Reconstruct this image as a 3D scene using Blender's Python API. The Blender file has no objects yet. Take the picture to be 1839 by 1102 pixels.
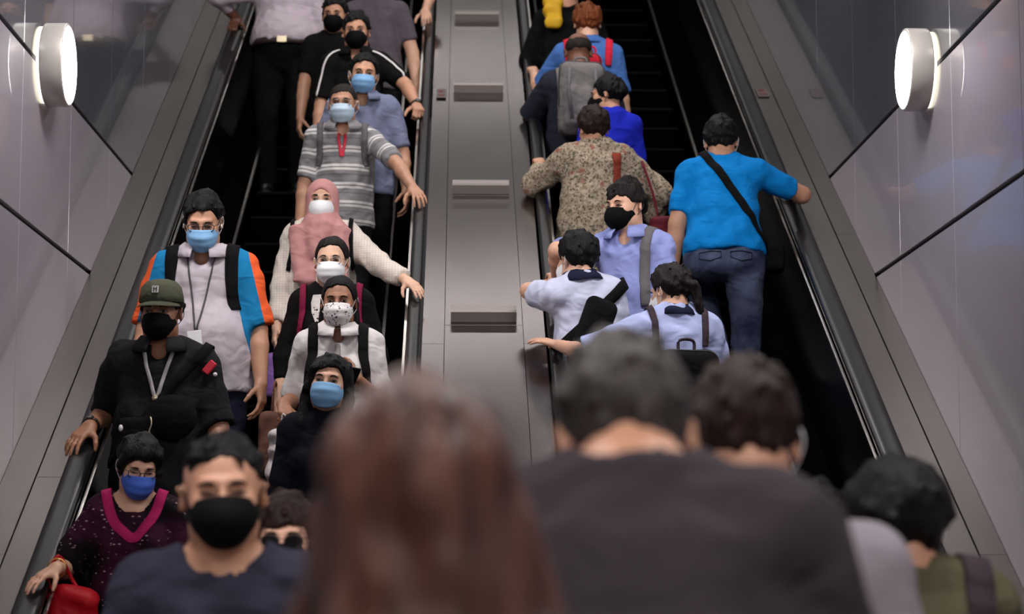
import bpy, math, random, time
import numpy as np
from mathutils import Vector, Matrix

# ---------------------------------------------------------------- camera, world, exposure
SC = bpy.context.scene
COL = SC.collection
HC = 1.48
cam_d = bpy.data.cameras.new('camera'); cam = bpy.data.objects.new('camera', cam_d); COL.objects.link(cam)
cam_d.sensor_width = 36.0; cam_d.lens = 36.0*3820.0/1839.0
cam_d.clip_start = 0.05; cam_d.clip_end = 100
cam.location = (0, 0, HC)
cam.rotation_euler = (math.pi/2 + math.atan(464/3820.0), 0, -math.atan(93.5/3820.0))
cam_d.dof.use_dof = True; cam_d.dof.focus_distance = 9.3; cam_d.dof.aperture_fstop = 2.9
SC.camera = cam
w = bpy.data.worlds.new('world'); SC.world = w; w.use_nodes = True
w.node_tree.nodes['Background'].inputs[0].default_value = (0.75, 0.72, 0.78, 1)
w.node_tree.nodes['Background'].inputs[1].default_value = 0.05
SC.view_settings.view_transform = 'Standard'; SC.view_settings.look = 'None'
SC.view_settings.gamma = 1.0; SC.view_settings.use_curve_mapping = False
SC.view_settings.exposure = 0.0
CONCOURSE_LIGHT = 44.0
SOFFIT_LIGHT = 60.0
SLOT_LIGHT = 13.0           # emission of the long slots across the soffit
WALL_LIGHT = 20.0
try:
    SC.cycles.use_denoising = True
    SC.cycles.max_bounces = 4; SC.cycles.diffuse_bounces = 2; SC.cycles.glossy_bounces = 3; SC.cycles.adaptive_threshold = 0.03
except Exception: pass

# ---------------------------------------------------------------- materials
MATS = {}
def nd(nt, typ, **kw):
    n = nt.nodes.new(typ)
    for k, v in kw.items(): setattr(n, k, v)
    return n
def mat(name, col, rough=0.7, metal=0.0, var=0.0, vscale=8.0, bump=0.0, bscale=60.0, stretch=None, sheen=0.0, spec=0.5, emit=0.0, coat=0.0, pattern=None, sss=0.0, fold=0.0):
    if name in MATS: return MATS[name]
    m = bpy.data.materials.new(name); m.use_nodes = True; nt = m.node_tree
    b = nt.nodes['Principled BSDF']
    c4 = (col[0], col[1], col[2], 1)
    b.inputs['Base Color'].default_value = c4
    b.inputs['Roughness'].default_value = rough; b.inputs['Metallic'].default_value = metal
    b.inputs['Specular IOR Level'].default_value = spec
    b.inputs['Sheen Weight'].default_value = sheen
    b.inputs['Coat Weight'].default_value = coat
    if sss: 
        b.inputs['Subsurface Weight'].default_value = sss; b.inputs['Subsurface Radius'].default_value = (1, .35, .2); b.inputs['Subsurface Scale'].default_value = 0.01
    if emit:
        b.inputs['Emission Color'].default_value = c4; b.inputs['Emission Strength'].default_value = emit
    tc = nd(nt, 'ShaderNodeTexCoord'); co = tc.outputs['Object']
    if stretch:
        mp = nd(nt, 'ShaderNodeMapping'); mp.inputs['Scale'].default_value = stretch
        nt.links.new(co, mp.inputs['Vector']); co = mp.outputs['Vector']
    base = None
    if pattern: base = pattern(nt, tc.outputs['Object'], b)
    if var:
        nz = nd(nt, 'ShaderNodeTexNoise'); nz.inputs['Scale'].default_value = vscale; nz.inputs['Detail'].default_value = 3
        nt.links.new(co, nz.inputs['Vector'])
        mr = nd(nt, 'ShaderNodeMapRange'); mr.inputs[1].default_value = .3; mr.inputs[2].default_value = .7
        mr.inputs[3].default_value = 1-var; mr.inputs[4].default_value = 1+var
        nt.links.new(nz.outputs['Fac'], mr.inputs[0])
        mx = nd(nt, 'ShaderNodeMix', data_type='RGBA', blend_type='MULTIPLY'); mx.inputs[0].default_value = 1
        mx.inputs[6].default_value = c4
        if base: nt.links.new(base, mx.inputs[6])
        nt.links.new(mr.outputs[0], mx.inputs[7]); base = mx.outputs[2]
    if base: nt.links.new(base, b.inputs['Base Color'])
    if bump:
        n2 = nd(nt, 'ShaderNodeTexNoise'); n2.inputs['Scale'].default_value = bscale; n2.inputs['Detail'].default_value = 2
        nt.links.new(co, n2.inputs['Vector'])
        bp = nd(nt, 'ShaderNodeBump'); bp.inputs['Strength'].default_value = bump; bp.inputs['Distance'].default_value = 0.01
        nt.links.new(n2.outputs['Fac'], bp.inputs['Height']); nt.links.new(bp.outputs[0], b.inputs['Normal'])
    if fold:   # soft creases
        n3 = nd(nt, 'ShaderNodeTexNoise'); n3.inputs['Scale'].default_value = 8.0; n3.inputs['Detail'].default_value = 1.0; n3.inputs['Distortion'].default_value = 1.2
        m3 = nd(nt, 'ShaderNodeMapping'); m3.inputs['Scale'].default_value = (1.0, 1.0, 1.5); m3.inputs['Rotation'].default_value = (.2, .5, .3)
        nt.links.new(tc.outputs['Object'], m3.inputs['Vector']); nt.links.new(m3.outputs[0], n3.inputs['Vector'])
        b3 = nd(nt, 'ShaderNodeBump'); b3.inputs['Strength'].default_value = fold; b3.inputs['Distance'].default_value = 0.03
        nt.links.new(n3.outputs['Fac'], b3.inputs['Height']); nt.links.new(b3.outputs[0], b.inputs['Normal'])
    MATS[name] = m
    return m
def srgb(r, g, b):
    f = lambda c: (c/12.92 if c <= .04045 else ((c+.055)/1.055)**2.4)
    return (f(r/255), f(g/255), f(b/255))
def ramp(nt, fac, stops, interp='LINEAR'):
    r = nd(nt, 'ShaderNodeValToRGB'); r.color_ramp.interpolation = interp
    e = r.color_ramp.elements
    while len(e) < len(stops): e.new(0.5)
    for i, (p, c) in enumerate(stops): e[i].position = p; e[i].color = (c[0], c[1], c[2], 1)
    nt.links.new(fac, r.inputs[0]); return r.outputs[0]
def mixc(nt, fac, a, b):
    m = nd(nt, 'ShaderNodeMix', data_type='RGBA')
    for s, v in ((6, a), (7, b)):
        if isinstance(v, tuple): m.inputs[s].default_value = (v[0], v[1], v[2], 1)
        else: nt.links.new(v, m.inputs[s])
    nt.links.new(fac, m.inputs[0]); return m.outputs[2]
def math_n(nt, op, a, b=None):
    m = nd(nt, 'ShaderNodeMath', operation=op)
    for i, v in enumerate((a, b)):
        if v is None: continue
        if isinstance(v, (int, float)): m.inputs[i].default_value = v
        else: nt.links.new(v, m.inputs[i])
    return m.outputs[0]
def attr_n(nt, name):
    a = nd(nt, 'ShaderNodeAttribute'); a.attribute_name = name; return a.outputs['Fac']
def tex_noise(nt, co, scale, detail=2, rough=.5):
    n = nd(nt, 'ShaderNodeTexNoise'); n.inputs['Scale'].default_value = scale; n.inputs['Detail'].default_value = detail
    nt.links.new(co, n.inputs['Vector']); return n.outputs['Fac']
def tex_voro(nt, co, scale, feature='F1', out='Distance'):
    n = nd(nt, 'ShaderNodeTexVoronoi', feature=feature); n.inputs['Scale'].default_value = scale
    nt.links.new(co, n.inputs['Vector']); return n.outputs[out]

# ---------------------------------------------------------------- objects
def mesh_data(name, V, Fc, smooth=True, attrs=None, matidx=None):
    me = bpy.data.meshes.new(name)
    V = np.asarray(V, np.float32)
    if isinstance(Fc, np.ndarray) and Fc.ndim == 2:
        n, q = Fc.shape
        me.vertices.add(len(V)); me.vertices.foreach_set('co', V.ravel())
        me.loops.add(n*q); me.loops.foreach_set('vertex_index', Fc.astype(np.int32).ravel())
        me.polygons.add(n); me.polygons.foreach_set('loop_start', np.arange(0, n*q, q, dtype=np.int32))
        me.polygons.foreach_set('loop_total', np.full(n, q, np.int32))
        me.update(calc_edges=True)
    else:
        me.from_pydata([tuple(map(float, v)) for v in V], [], [tuple(map(int, f)) for f in Fc]); me.update()
    if smooth: me.polygons.foreach_set('use_smooth', np.ones(len(me.polygons), bool))
    if attrs:
        for k, a in attrs.items():
            at = me.attributes.new(k, 'FLOAT', 'POINT'); at.data.foreach_set('value', np.asarray(a, np.float32))
    if matidx is not None: me.polygons.foreach_set('material_index', np.asarray(matidx, np.int32))
    return me
def link(name, me, m=None, parent=None, loc=None):
    o = bpy.data.objects.new(name, me); COL.objects.link(o)
    if m is not None and me is not None:
        for x in (m if isinstance(m, (list, tuple)) else [m]):
            if len(me.materials) < (len(m) if isinstance(m, (list, tuple)) else 1): me.materials.append(x)
    if parent is not None: o.parent = parent
    if loc is not None: o.location = loc
    return o
def mk(name, V, Fc, m, parent=None, loc=None, smooth=True, attrs=None, matidx=None):
    return link(name, mesh_data(name, V, Fc, smooth, attrs, matidx), m, parent, loc)
def tag(o, label=None, cat=None, group=None, kind=None):
    if label: o['label'] = label
    if cat: o['category'] = cat
    if group: o['group'] = group
    if kind: o['kind'] = kind
    return o
def empty(name, loc=(0, 0, 0)):
    o = bpy.data.objects.new(name, None); COL.objects.link(o); o.location = loc; o.empty_display_size = .1; return o
def join(*parts):
    V = []; Fc = []; n = 0
    for v, f in parts:
        v = np.asarray(v, float); V.append(v)
        for q in f: Fc.append(tuple(int(i)+n for i in q))
        n += len(v)
    return np.vstack(V), Fc
def box(lo, hi, bev=0.0):
    x0, y0, z0 = lo; x1, y1, z1 = hi
    if bev <= 0:
        V = [(x, y, z) for x in (x0, x1) for y in (y0, y1) for z in (z0, z1)]
        return np.array(V), [(0,1,3,2),(4,6,7,5),(0,4,5,1),(2,3,7,6),(0,2,6,4),(1,5,7,3)]
    b = bev; V = []; Fc = []
    # chamfered box: 3 rects per axis
    def idx(s): return s
    pts = {}
    for sx in (0,1):
        for sy in (0,1):
            for sz in (0,1):
                X = (x0, x1)[sx]; Y = (y0, y1)[sy]; Z = (z0, z1)[sz]
                dx = b if sx == 0 else -b; dy = b if sy == 0 else -b; dz = b if sz == 0 else -b
                pts[(sx,sy,sz,0)] = len(V); V.append((X, Y+dy, Z+dz))
                pts[(sx,sy,sz,1)] = len(V); V.append((X+dx, Y, Z+dz))
                pts[(sx,sy,sz,2)] = len(V); V.append((X+dx, Y+dy, Z))
    cyc = [(0,0),(1,0),(1,1),(0,1)]
    for s in (0,1):
        q = [pts[(s,a,c,0)] for a, c in cyc]; Fc.append(q if s else q[::-1])
        q = [pts[(a,s,c,1)] for a, c in cyc]; Fc.append(q[::-1] if s else q)
        q = [pts[(a,c,s,2)] for a, c in cyc]; Fc.append(q if s else q[::-1])
    for a in (0,1):
        for c in (0,1):
            Fc.append([pts[(a,c,0,0)], pts[(a,c,1,0)], pts[(a,c,1,1)], pts[(a,c,0,1)]])
            Fc.append([pts[(a,0,c,0)], pts[(a,1,c,0)], pts[(a,1,c,2)], pts[(a,0,c,2)]])
            Fc.append([pts[(0,a,c,1)], pts[(1,a,c,1)], pts[(1,a,c,2)], pts[(0,a,c,2)]])
    for sx in (0,1):
        for sy in (0,1):
            for sz in (0,1): Fc.append([pts[(sx,sy,sz,i)] for i in range(3)])
    return np.array(V), Fc
def unit(v):
    v = np.asarray(v, float); n = np.linalg.norm(v); return v/n if n > 1e-9 else v
def catmull(P, n=6, closed=False):
    P = np.asarray(P, float)
    if len(P) < 3: return P
    if closed: Q = np.vstack([P[-1], P, P[0], P[1]])
    else: Q = np.vstack([2*P[0]-P[1], P, 2*P[-1]-P[-2]])
    out = []
    for i in range(1, len(Q)-2):
        p0, p1, p2, p3 = Q[i-1:i+3]
        for t in np.linspace(0, 1, n, endpoint=False):
            out.append(.5*((2*p1)+(-p0+p2)*t+(2*p0-5*p1+4*p2-p3)*t*t+(-p0+3*p1-3*p2+p3)*t**3))
    if not closed: out.append(P[-1])
    return np.array(out)
def sweep(P, prof, normals=None, closed=False, cap=True, scale=None):
    """profile (a,b) points swept along P; a along side, b along normal"""
    P = np.asarray(P, float); n = len(P); m = len(prof); V = []
    if normals is None: normals = np.tile([0, 0, 1.], (n, 1))
    for i in range(n):
        if closed: t = P[(i+1) % n]-P[i-1]
        else: t = P[min(i+1, n-1)]-P[max(i-1, 0)]
        t = unit(t); nn = unit(normals[i]-t*np.dot(normals[i], t)); s = np.cross(t, nn)
        k = 1 if scale is None else scale[i]
        for a, b in prof: V.append(P[i]+s*a*k+nn*b*k)
    Fc = []
    for i in range(n if closed else n-1):
        j = (i+1) % n
        for q in range(m):
            r = (q+1) % m
            Fc.append((i*m+q, i*m+r, j*m+r, j*m+q))
    if cap and not closed:
        Fc.append(tuple(range(m))[::-1]); Fc.append(tuple((n-1)*m+q for q in range(m)))
    return np.array(V), Fc
def circ(r, n=6): return [(r*math.cos(2*math.pi*i/n), r*math.sin(2*math.pi*i/n)) for i in range(n)]
def rect(wd, th): return [(-wd/2, 0), (-wd/2*.9, th), (wd/2*.9, th), (wd/2, 0)]
def tube(P, r, n=6, closed=False, scale=None):
    P = np.asarray(P, float)
    d = unit(P[-1]-P[0]) if not closed else np.array([0, 0, 1.])
    ref = np.array([0.31, 0.17, .93]); 
    if abs(np.dot(ref, d)) > .95: ref = np.array([.93, .17, .31])
    return sweep(P, circ(r, n), np.tile(ref, (len(P), 1)), closed, True, scale)
def uvsphere(c, r, R=None, nu=12, nv=8):
    V = []; Fc = []
    for j in range(nv+1):
        a = math.pi*j/nv
        for i in range(nu):
            b = 2*math.pi*i/nu
            V.append((math.sin(a)*math.cos(b)*r[0], math.sin(a)*math.sin(b)*r[1], math.cos(a)*r[2]))
    for j in range(nv):
        for i in range(nu):
            Fc.append((j*nu+i, (j+1)*nu+i, (j+1)*nu+(i+1) % nu, j*nu+(i+1) % nu))
    V = np.array(V)
    if R is not None: V = V@R.T
    return V+np.asarray(c), Fc
def lathe(prof, n=32, axis='z'):
    V = []; Fc = []; m = len(prof)
    for i in range(n):
        a = 2*math.pi*i/n
        for r, z in prof: V.append((r*math.cos(a), r*math.sin(a), z))
    for i in range(n):
        j = (i+1) % n
        for q in range(m-1): Fc.append((i*m+q, j*m+q, j*m+q+1, i*m+q+1))
    V = np.array(V)
    if axis == 'x': V = V[:, [2, 0, 1]]
    return V, Fc

# ---------------------------------------------------------------- implicit surfaces
class Prim:
    __slots__ = ('f', 'lo', 'hi', 'k', 'op')
    def __init__(s, f, lo, hi, k=.02, op='u'): s.f = f; s.lo = np.asarray(lo, float); s.hi = np.asarray(hi, float); s.k = k; s.op = op
def rc(a, b, ra, rb, k=.02, op='u', fa=False, fb=False):
    a = np.asarray(a, float); b = np.asarray(b, float); ba = b-a; L2 = max(ba@ba, 1e-9); L = math.sqrt(L2); u = ba/L
    def f(X, Y, Z):
        pr = ((X-a[0])*ba[0]+(Y-a[1])*ba[1]+(Z-a[2])*ba[2])/L2
        t = np.clip(pr, 0, 1)
        d = np.sqrt((X-a[0]-t*ba[0])**2+(Y-a[1]-t*ba[1])**2+(Z-a[2]-t*ba[2])**2)-(ra+(rb-ra)*t)
        if fb: d = np.maximum(d, (pr-1)*L)
        if fa: d = np.maximum(d, -pr*L)
        return d
    return Prim(f, np.minimum(a-ra, b-rb), np.maximum(a+ra, b+rb), k, op)
def el(c, r, R=None, k=.02, op='u'):
    c = np.asarray(c, float); r = np.asarray(r, float); R = np.eye(3) if R is None else R
    def f(X, Y, Z):
        x, y, z = X-c[0], Y-c[1], Z-c[2]
        q = [(R[0, i]*x+R[1, i]*y+R[2, i]*z)/r[i] for i in range(3)]
        k0 = np.sqrt(q[0]**2+q[1]**2+q[2]**2)
        k1 = np.sqrt((q[0]/r[0])**2+(q[1]/r[1])**2+(q[2]/r[2])**2)+1e-6
        return k0*(k0-1)/k1
    e = np.abs(R)@r
    return Prim(f, c-e, c+e, k, op)
def ec(a, b, u, v, ra, rb, k=.03, op='u', cap=None):
    a = np.asarray(a, float); b = np.asarray(b, float); ba = b-a; L2 = ba@ba; w_ = ba/math.sqrt(L2)
    cp = cap or min(ra[0], ra[1], rb[0], rb[1])*.6
    def f(X, Y, Z):
        x, y, z = X-a[0], Y-a[1], Z-a[2]
        t = np.clip((x*ba[0]+y*ba[1]+z*ba[2])/L2, 0, 1)
        x = x-t*ba[0]; y = y-t*ba[1]; z = z-t*ba[2]
        ru = ra[0]+(rb[0]-ra[0])*t; rv = ra[1]+(rb[1]-ra[1])*t
        qu = (x*u[0]+y*u[1]+z*u[2])/ru; qv = (x*v[0]+y*v[1]+z*v[2])/rv; qw = (x*w_[0]+y*w_[1]+z*w_[2])/cp
        k0 = np.sqrt(qu**2+qv**2+qw**2); k1 = np.sqrt((qu/ru)**2+(qv/rv)**2+(qw/cp)**2)+1e-6
        return k0*(k0-1)/k1
    R = max(*ra, *rb)
    return Prim(f, np.minimum(a, b)-R, np.maximum(a, b)+R, k, op)
def rbox(c, h, r, R=None, k=.02, op='u'):
    c = np.asarray(c, float); h = np.asarray(h, float)-r; R = np.eye(3) if R is None else R
    def f(X, Y, Z):
        x, y, z = X-c[0], Y-c[1], Z-c[2]
        q = [np.abs(R[0, i]*x+R[1, i]*y+R[2, i]*z)-h[i] for i in range(3)]
        o = np.sqrt(np.maximum(q[0], 0)**2+np.maximum(q[1], 0)**2+np.maximum(q[2], 0)**2)
        return o+np.minimum(np.maximum(q[0], np.maximum(q[1], q[2])), 0)-r
    e = np.abs(R)@(h+r)
    return Prim(f, c-e, c+e, k, op)
def smin(a, b, k):
    h = np.maximum(k-np.abs(a-b), 0)/k
    return np.minimum(a, b)-h*h*k*.25
def axis(lo, hi, base, fine):
    """graded axis: step `base`, finer inside the intervals (lo,hi,step)"""
    p = [lo]
    while p[-1] < hi:
        x = p[-1]; st = base
        for a, b, s in fine:
            if a-1e-6 <= x < b: st = min(st, s)
            elif x < a and x+st > a: st = min(st, max(a-x, s))
        p.append(x+st)
    return np.array(p, np.float32)
class Field:
    def __init__(s, xs, ys, zs): s.a = (xs, ys, zs); s.F = np.full((len(xs), len(ys), len(zs)), .25, np.float32)
    def sl(s, lo, hi):
        return tuple(slice(max(0, np.searchsorted(x, l)-1), min(len(x), np.searchsorted(x, h)+1)) for x, l, h in zip(s.a, lo, hi))
    def co(s, sl):
        return s.a[0][sl[0]][:, None, None], s.a[1][sl[1]][None, :, None], s.a[2][sl[2]][None, None, :]
    def add(s, prims, pad=.03):
        for p in prims:
            m = pad+p.k; sl = s.sl(p.lo-m, p.hi+m)
            if any(q.stop-q.start < 1 for q in sl): continue
            d = p.f(*s.co(sl)).astype(np.float32)
            if p.op == 'u': s.F[sl] = smin(s.F[sl], d, p.k)
            elif p.op == 's': s.F[sl] = -smin(-s.F[sl], d, p.k)
            else: s.F[sl] = -smin(-s.F[sl], -d, p.k)
        return s
    def cut(s, fn):
        sl = tuple(slice(0, len(x)) for x in s.a); s.F = np.maximum(s.F, fn(*s.co(sl))).astype(np.float32); return s
    def noise(s, fn, band=.04):
        i = np.nonzero(np.abs(s.F) < band)
        s.F[i] += fn(s.a[0][i[0]], s.a[1][i[1]], s.a[2][i[2]]).astype(np.float32); return s
    def sample(s, P):
        P = np.asarray(P, float); I = []; T = []
        for q in range(3):
            x = s.a[q]; i = np.clip(np.searchsorted(x, P[:, q])-1, 0, len(x)-2); I.append(i); T.append(np.clip((P[:, q]-x[i])/(x[i+1]-x[i]), 0, 1))
        r = 0
        for dx in (0, 1):
            for dy in (0, 1):
                for dz in (0, 1):
                    wt = (T[0] if dx else 1-T[0])*(T[1] if dy else 1-T[1])*(T[2] if dz else 1-T[2])
                    r = r+wt*s.F[I[0]+dx, I[1]+dy, I[2]+dz]
        return r
    def cast(s, O, D, off=.004, L=.45, n=150):
        """outermost surface point along each ray"""
        O = np.asarray(O, float); D = np.asarray(D, float); D = D/np.linalg.norm(D, axis=1)[:, None]
        ts = np.linspace(0, L, n); P = O[:, None, :]+D[:, None, :]*ts[None, :, None]
        v = s.sample(P.reshape(-1, 3)).reshape(len(O), n)
        last = np.array([np.nonzero(r < 0)[0][-1] if (r < 0).any() else 0 for r in v])
        nx = np.minimum(last+1, n-1); a = v[np.arange(len(O)), last]; b = v[np.arange(len(O)), nx]
        t = ts[last]+np.where(b > a, np.clip(-a/(b-a+1e-9), 0, 1), 0)*(ts[1])
        return O+D*(t+off)[:, None]
    def grad(s, P, e=.008):
        P = np.asarray(P, float); g = np.stack([s.sample(P+np.eye(3)[i]*e)-s.sample(P-np.eye(3)[i]*e) for i in range(3)], 1)
        return g/(np.linalg.norm(g, axis=1)[:, None]+1e-9)
    def mesh(s):
        F = s.F; S = F < 0; xs, ys, zs = s.a
        c = np.zeros(tuple(n-1 for n in F.shape), np.int8)
        for dx in (0, 1):
            for dy in (0, 1):
                for dz in (0, 1): c += S[dx:F.shape[0]-1+dx, dy:F.shape[1]-1+dy, dz:F.shape[2]-1+dz]
        act = (c > 0) & (c < 8); I, J, K = np.nonzero(act); n = len(I)
        idx = np.full(act.shape, -1, np.int32); idx[act] = np.arange(n)
        acc = np.zeros((n, 3)); cnt = np.zeros(n)
        cor = [(a, b, d) for a in (0, 1) for b in (0, 1) for d in (0, 1)]
        val = {q: F[I+q[0], J+q[1], K+q[2]] for q in cor}
        for q in cor:
            for ax in range(3):
                if q[ax]: continue
                r = list(q); r[ax] = 1; r = tuple(r); fa, fb = val[q], val[r]; m = (fa < 0) != (fb < 0)
                t = np.where(m, fa/(fa-fb+1e-12), 0)
                pa = np.stack([xs[I+q[0]], ys[J+q[1]], zs[K+q[2]]], 1); pb = np.stack([xs[I+r[0]], ys[J+r[1]], zs[K+r[2]]], 1)
                acc += np.where(m[:, None], pa+(pb-pa)*t[:, None], 0); cnt += m
        V = acc/np.maximum(cnt, 1)[:, None]
        Q = []
        m = S[:-1, 1:-1, 1:-1] != S[1:, 1:-1, 1:-1]; i, j, k = np.nonzero(m); fl = S[:-1, 1:-1, 1:-1][m]
        q = np.stack([idx[i, j, k], idx[i, j+1, k], idx[i, j+1, k+1], idx[i, j, k+1]], 1); q[~fl] = q[~fl][:, ::-1]; Q.append(q)
        m = S[1:-1, :-1, 1:-1] != S[1:-1, 1:, 1:-1]; i, j, k = np.nonzero(m); fl = S[1:-1, :-1, 1:-1][m]
        q = np.stack([idx[i, j, k], idx[i, j, k+1], idx[i+1, j, k+1], idx[i+1, j, k]], 1); q[~fl] = q[~fl][:, ::-1]; Q.append(q)
        m = S[1:-1, 1:-1, :-1] != S[1:-1, 1:-1, 1:]; i, j, k = np.nonzero(m); fl = S[1:-1, 1:-1, :-1][m]
        q = np.stack([idx[i, j, k], idx[i+1, j, k], idx[i+1, j+1, k], idx[i, j+1, k]], 1); q[~fl] = q[~fl][:, ::-1]; Q.append(q)
        return V, np.vstack(Q)
def smooth_mesh(V, Q, it=1, lam=.5):
    for _ in range(it):
        s = np.zeros_like(V); n = np.zeros(len(V))
        for a in range(4):
            b = (a+1) % 4
            np.add.at(s, Q[:, a], V[Q[:, b]]); np.add.at(n, Q[:, a], 1)
            np.add.at(s, Q[:, b], V[Q[:, a]]); np.add.at(n, Q[:, b], 1)
        V = V*(1-lam)+lam*s/np.maximum(n, 1)[:, None]
    return V
def wobble(seed, amp, freq, stretch=(1, 1, 1), n=5):
    r = np.random.RandomState(seed); D = r.normal(size=(n, 3)); D /= np.linalg.norm(D, axis=1)[:, None]
    ph = r.uniform(0, 6.28, n); fr = freq*r.uniform(.6, 1.5, n)
    def f(x, y, z):
        s = 0
        for i in range(n): s = s+np.sin((D[i, 0]*x*stretch[0]+D[i, 1]*y*stretch[1]+D[i, 2]*z*stretch[2])*fr[i]+ph[i]+1.3*np.sin(z*fr[i]*.37+ph[i]*2))
        return amp*s/math.sqrt(n)
    return f

# ---------------------------------------------------------------- people
ZU = np.array([0, 0, 1.])
def rot(axis_, ang):
    a = unit(axis_); c, s = math.cos(ang), math.sin(ang); x, y, z = a
    return np.array([[c+x*x*(1-c), x*y*(1-c)-z*s, x*z*(1-c)+y*s], [y*x*(1-c)+z*s, c+y*y*(1-c), y*z*(1-c)-x*s], [z*x*(1-c)-y*s, z*y*(1-c)+x*s, c+z*z*(1-c)]])
D2R = math.pi/180
def head_prims(T, hw):
    """T(c)->point, scale, R ; head-local: x right, y forward, z up, origin between the ears"""
    P, sc, R = T
    E = lambda c, r, k=.02, op='u', RR=None: el(P(c), np.array(r)*sc*np.array([hw, 1, 1]), R if RR is None else R@RR, k*sc, op)
    C = lambda a, b, ra, rb, k=.012, op='u': rc(P(a), P(b), ra*sc, rb*sc, k*sc, op)
    out = [E((0, -.014, .036), (.077, .095, .082), .02), E((0, .028, -.035), (.064, .066, .082), .035),
           E((0, .058, -.092), (.030, .028, .022), .03)]
    for s in (-1, 1):
        out += [E((s*.046, .012, -.070), (.020, .030, .026), .03), E((s*.043, .062, -.022), (.020, .020, .018), .025),
                C((s*.012, .090, .026), (s*.042, .076, .026), .009, .008, .014)]
    out += [C((0, .093, .012), (0, .112, -.026), .008, .012, .012), E((0, .103, -.033), (.018, .011, .008), .008)]
    for s in (-1, 1): out.append(E((s*.031, .099, .003), (.017, .013, .009), .010, 's'))
    out += [E((0, .092, -.060), (.025, .010, .007), .008), E((0, .089, -.071), (.021, .010, .007), .008)]
    for s in (-1, 1):
        Re = rot((0, 0, 1), -s*.62)@rot((1, 0, 0), -.2)
        out += [E((s*.083*hw, -.012, -.006), (.008, .021, .031), .008, 'u', Re), E((s*.089*hw, -.006, -.004), (.004, .012, .019), .006, 's', Re)]
    return out
def hand_prims(Wp, Yh, Zh, sg, sc, curl=(20, 30, 20), spread=5, thumb=0.3):
    Yh = unit(Yh); Zh = unit(Zh-Yh*np.dot(Zh, Yh)); Xh = np.cross(Yh, Zh); t = -sg
    G = lambda x, y, z: Wp+(Xh*x+Yh*y+Zh*z)*sc
    out = []; x4 = [.027, .009, -.009, -.026]; L = [.086, .090, .085, .076]; fl = [(.042, .026, .021), (.046, .029, .022), (.042, .027, .021), (.033, .021, .018)]
    rr = [.0092, .0095, .009, .008]
    for i in range(4): out.append(rc(G(t*x4[i]*.62, .006, 0), G(t*x4[i], L[i], .001), .0150*sc, .0115*sc, .014*sc))
    out.append(rc(G(t*.018, .012, -.006), G(t*.03, .05, -.010), .017*sc, .012*sc, .014*sc))
    for i in range(4):
        p = G(t*x4[i], L[i], .001); sp = t*(1.5-i)*spread*D2R*.8; a = 0
        for j in range(3):
            a += curl[j]*D2R*(1+.06*i)
            d = (Yh*math.cos(sp)+Xh*math.sin(sp))*math.cos(a)-Zh*math.sin(a)
            q = p+d*fl[i][j]*sc; r0 = rr[i]*(1, .92, .84)[j]; r1 = rr[i]*(.92, .84, .74)[j]
            out.append(rc(p, q, r0*sc, r1*sc, .004*sc)); p = q
    p = G(t*.026, .026, -.008); a0 = thumb
    for j, (ln, r0, r1) in enumerate(((.040, .014, .0115), (.031, .0112, .0098), (.025, .0095, .008))):
        ang = (50-18*j)*D2R
        d = Xh*t*math.sin(ang)+Yh*math.cos(ang)-Zh*(a0+.25*j)
        q = p+unit(d)*ln*sc; out.append(rc(p, q, r0*sc, r1*sc, .006*sc)); p = q
    cen = G(0, .09, -.01)
    return out, cen
def ik(S, W, l1, l2, pole):
    d = W-S; D = np.linalg.norm(d); mx = (l1+l2)*.995
    if D > mx: W = S+d*(mx/D); D = mx
    d = (W-S)/D; a = (l1*l1-l2*l2+D*D)/(2*D); hh = math.sqrt(max(l1*l1-a*a, 0))
    p = pole-d*np.dot(pole, d); p = unit(p)
    return S+d*a+p*hh, W

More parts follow.
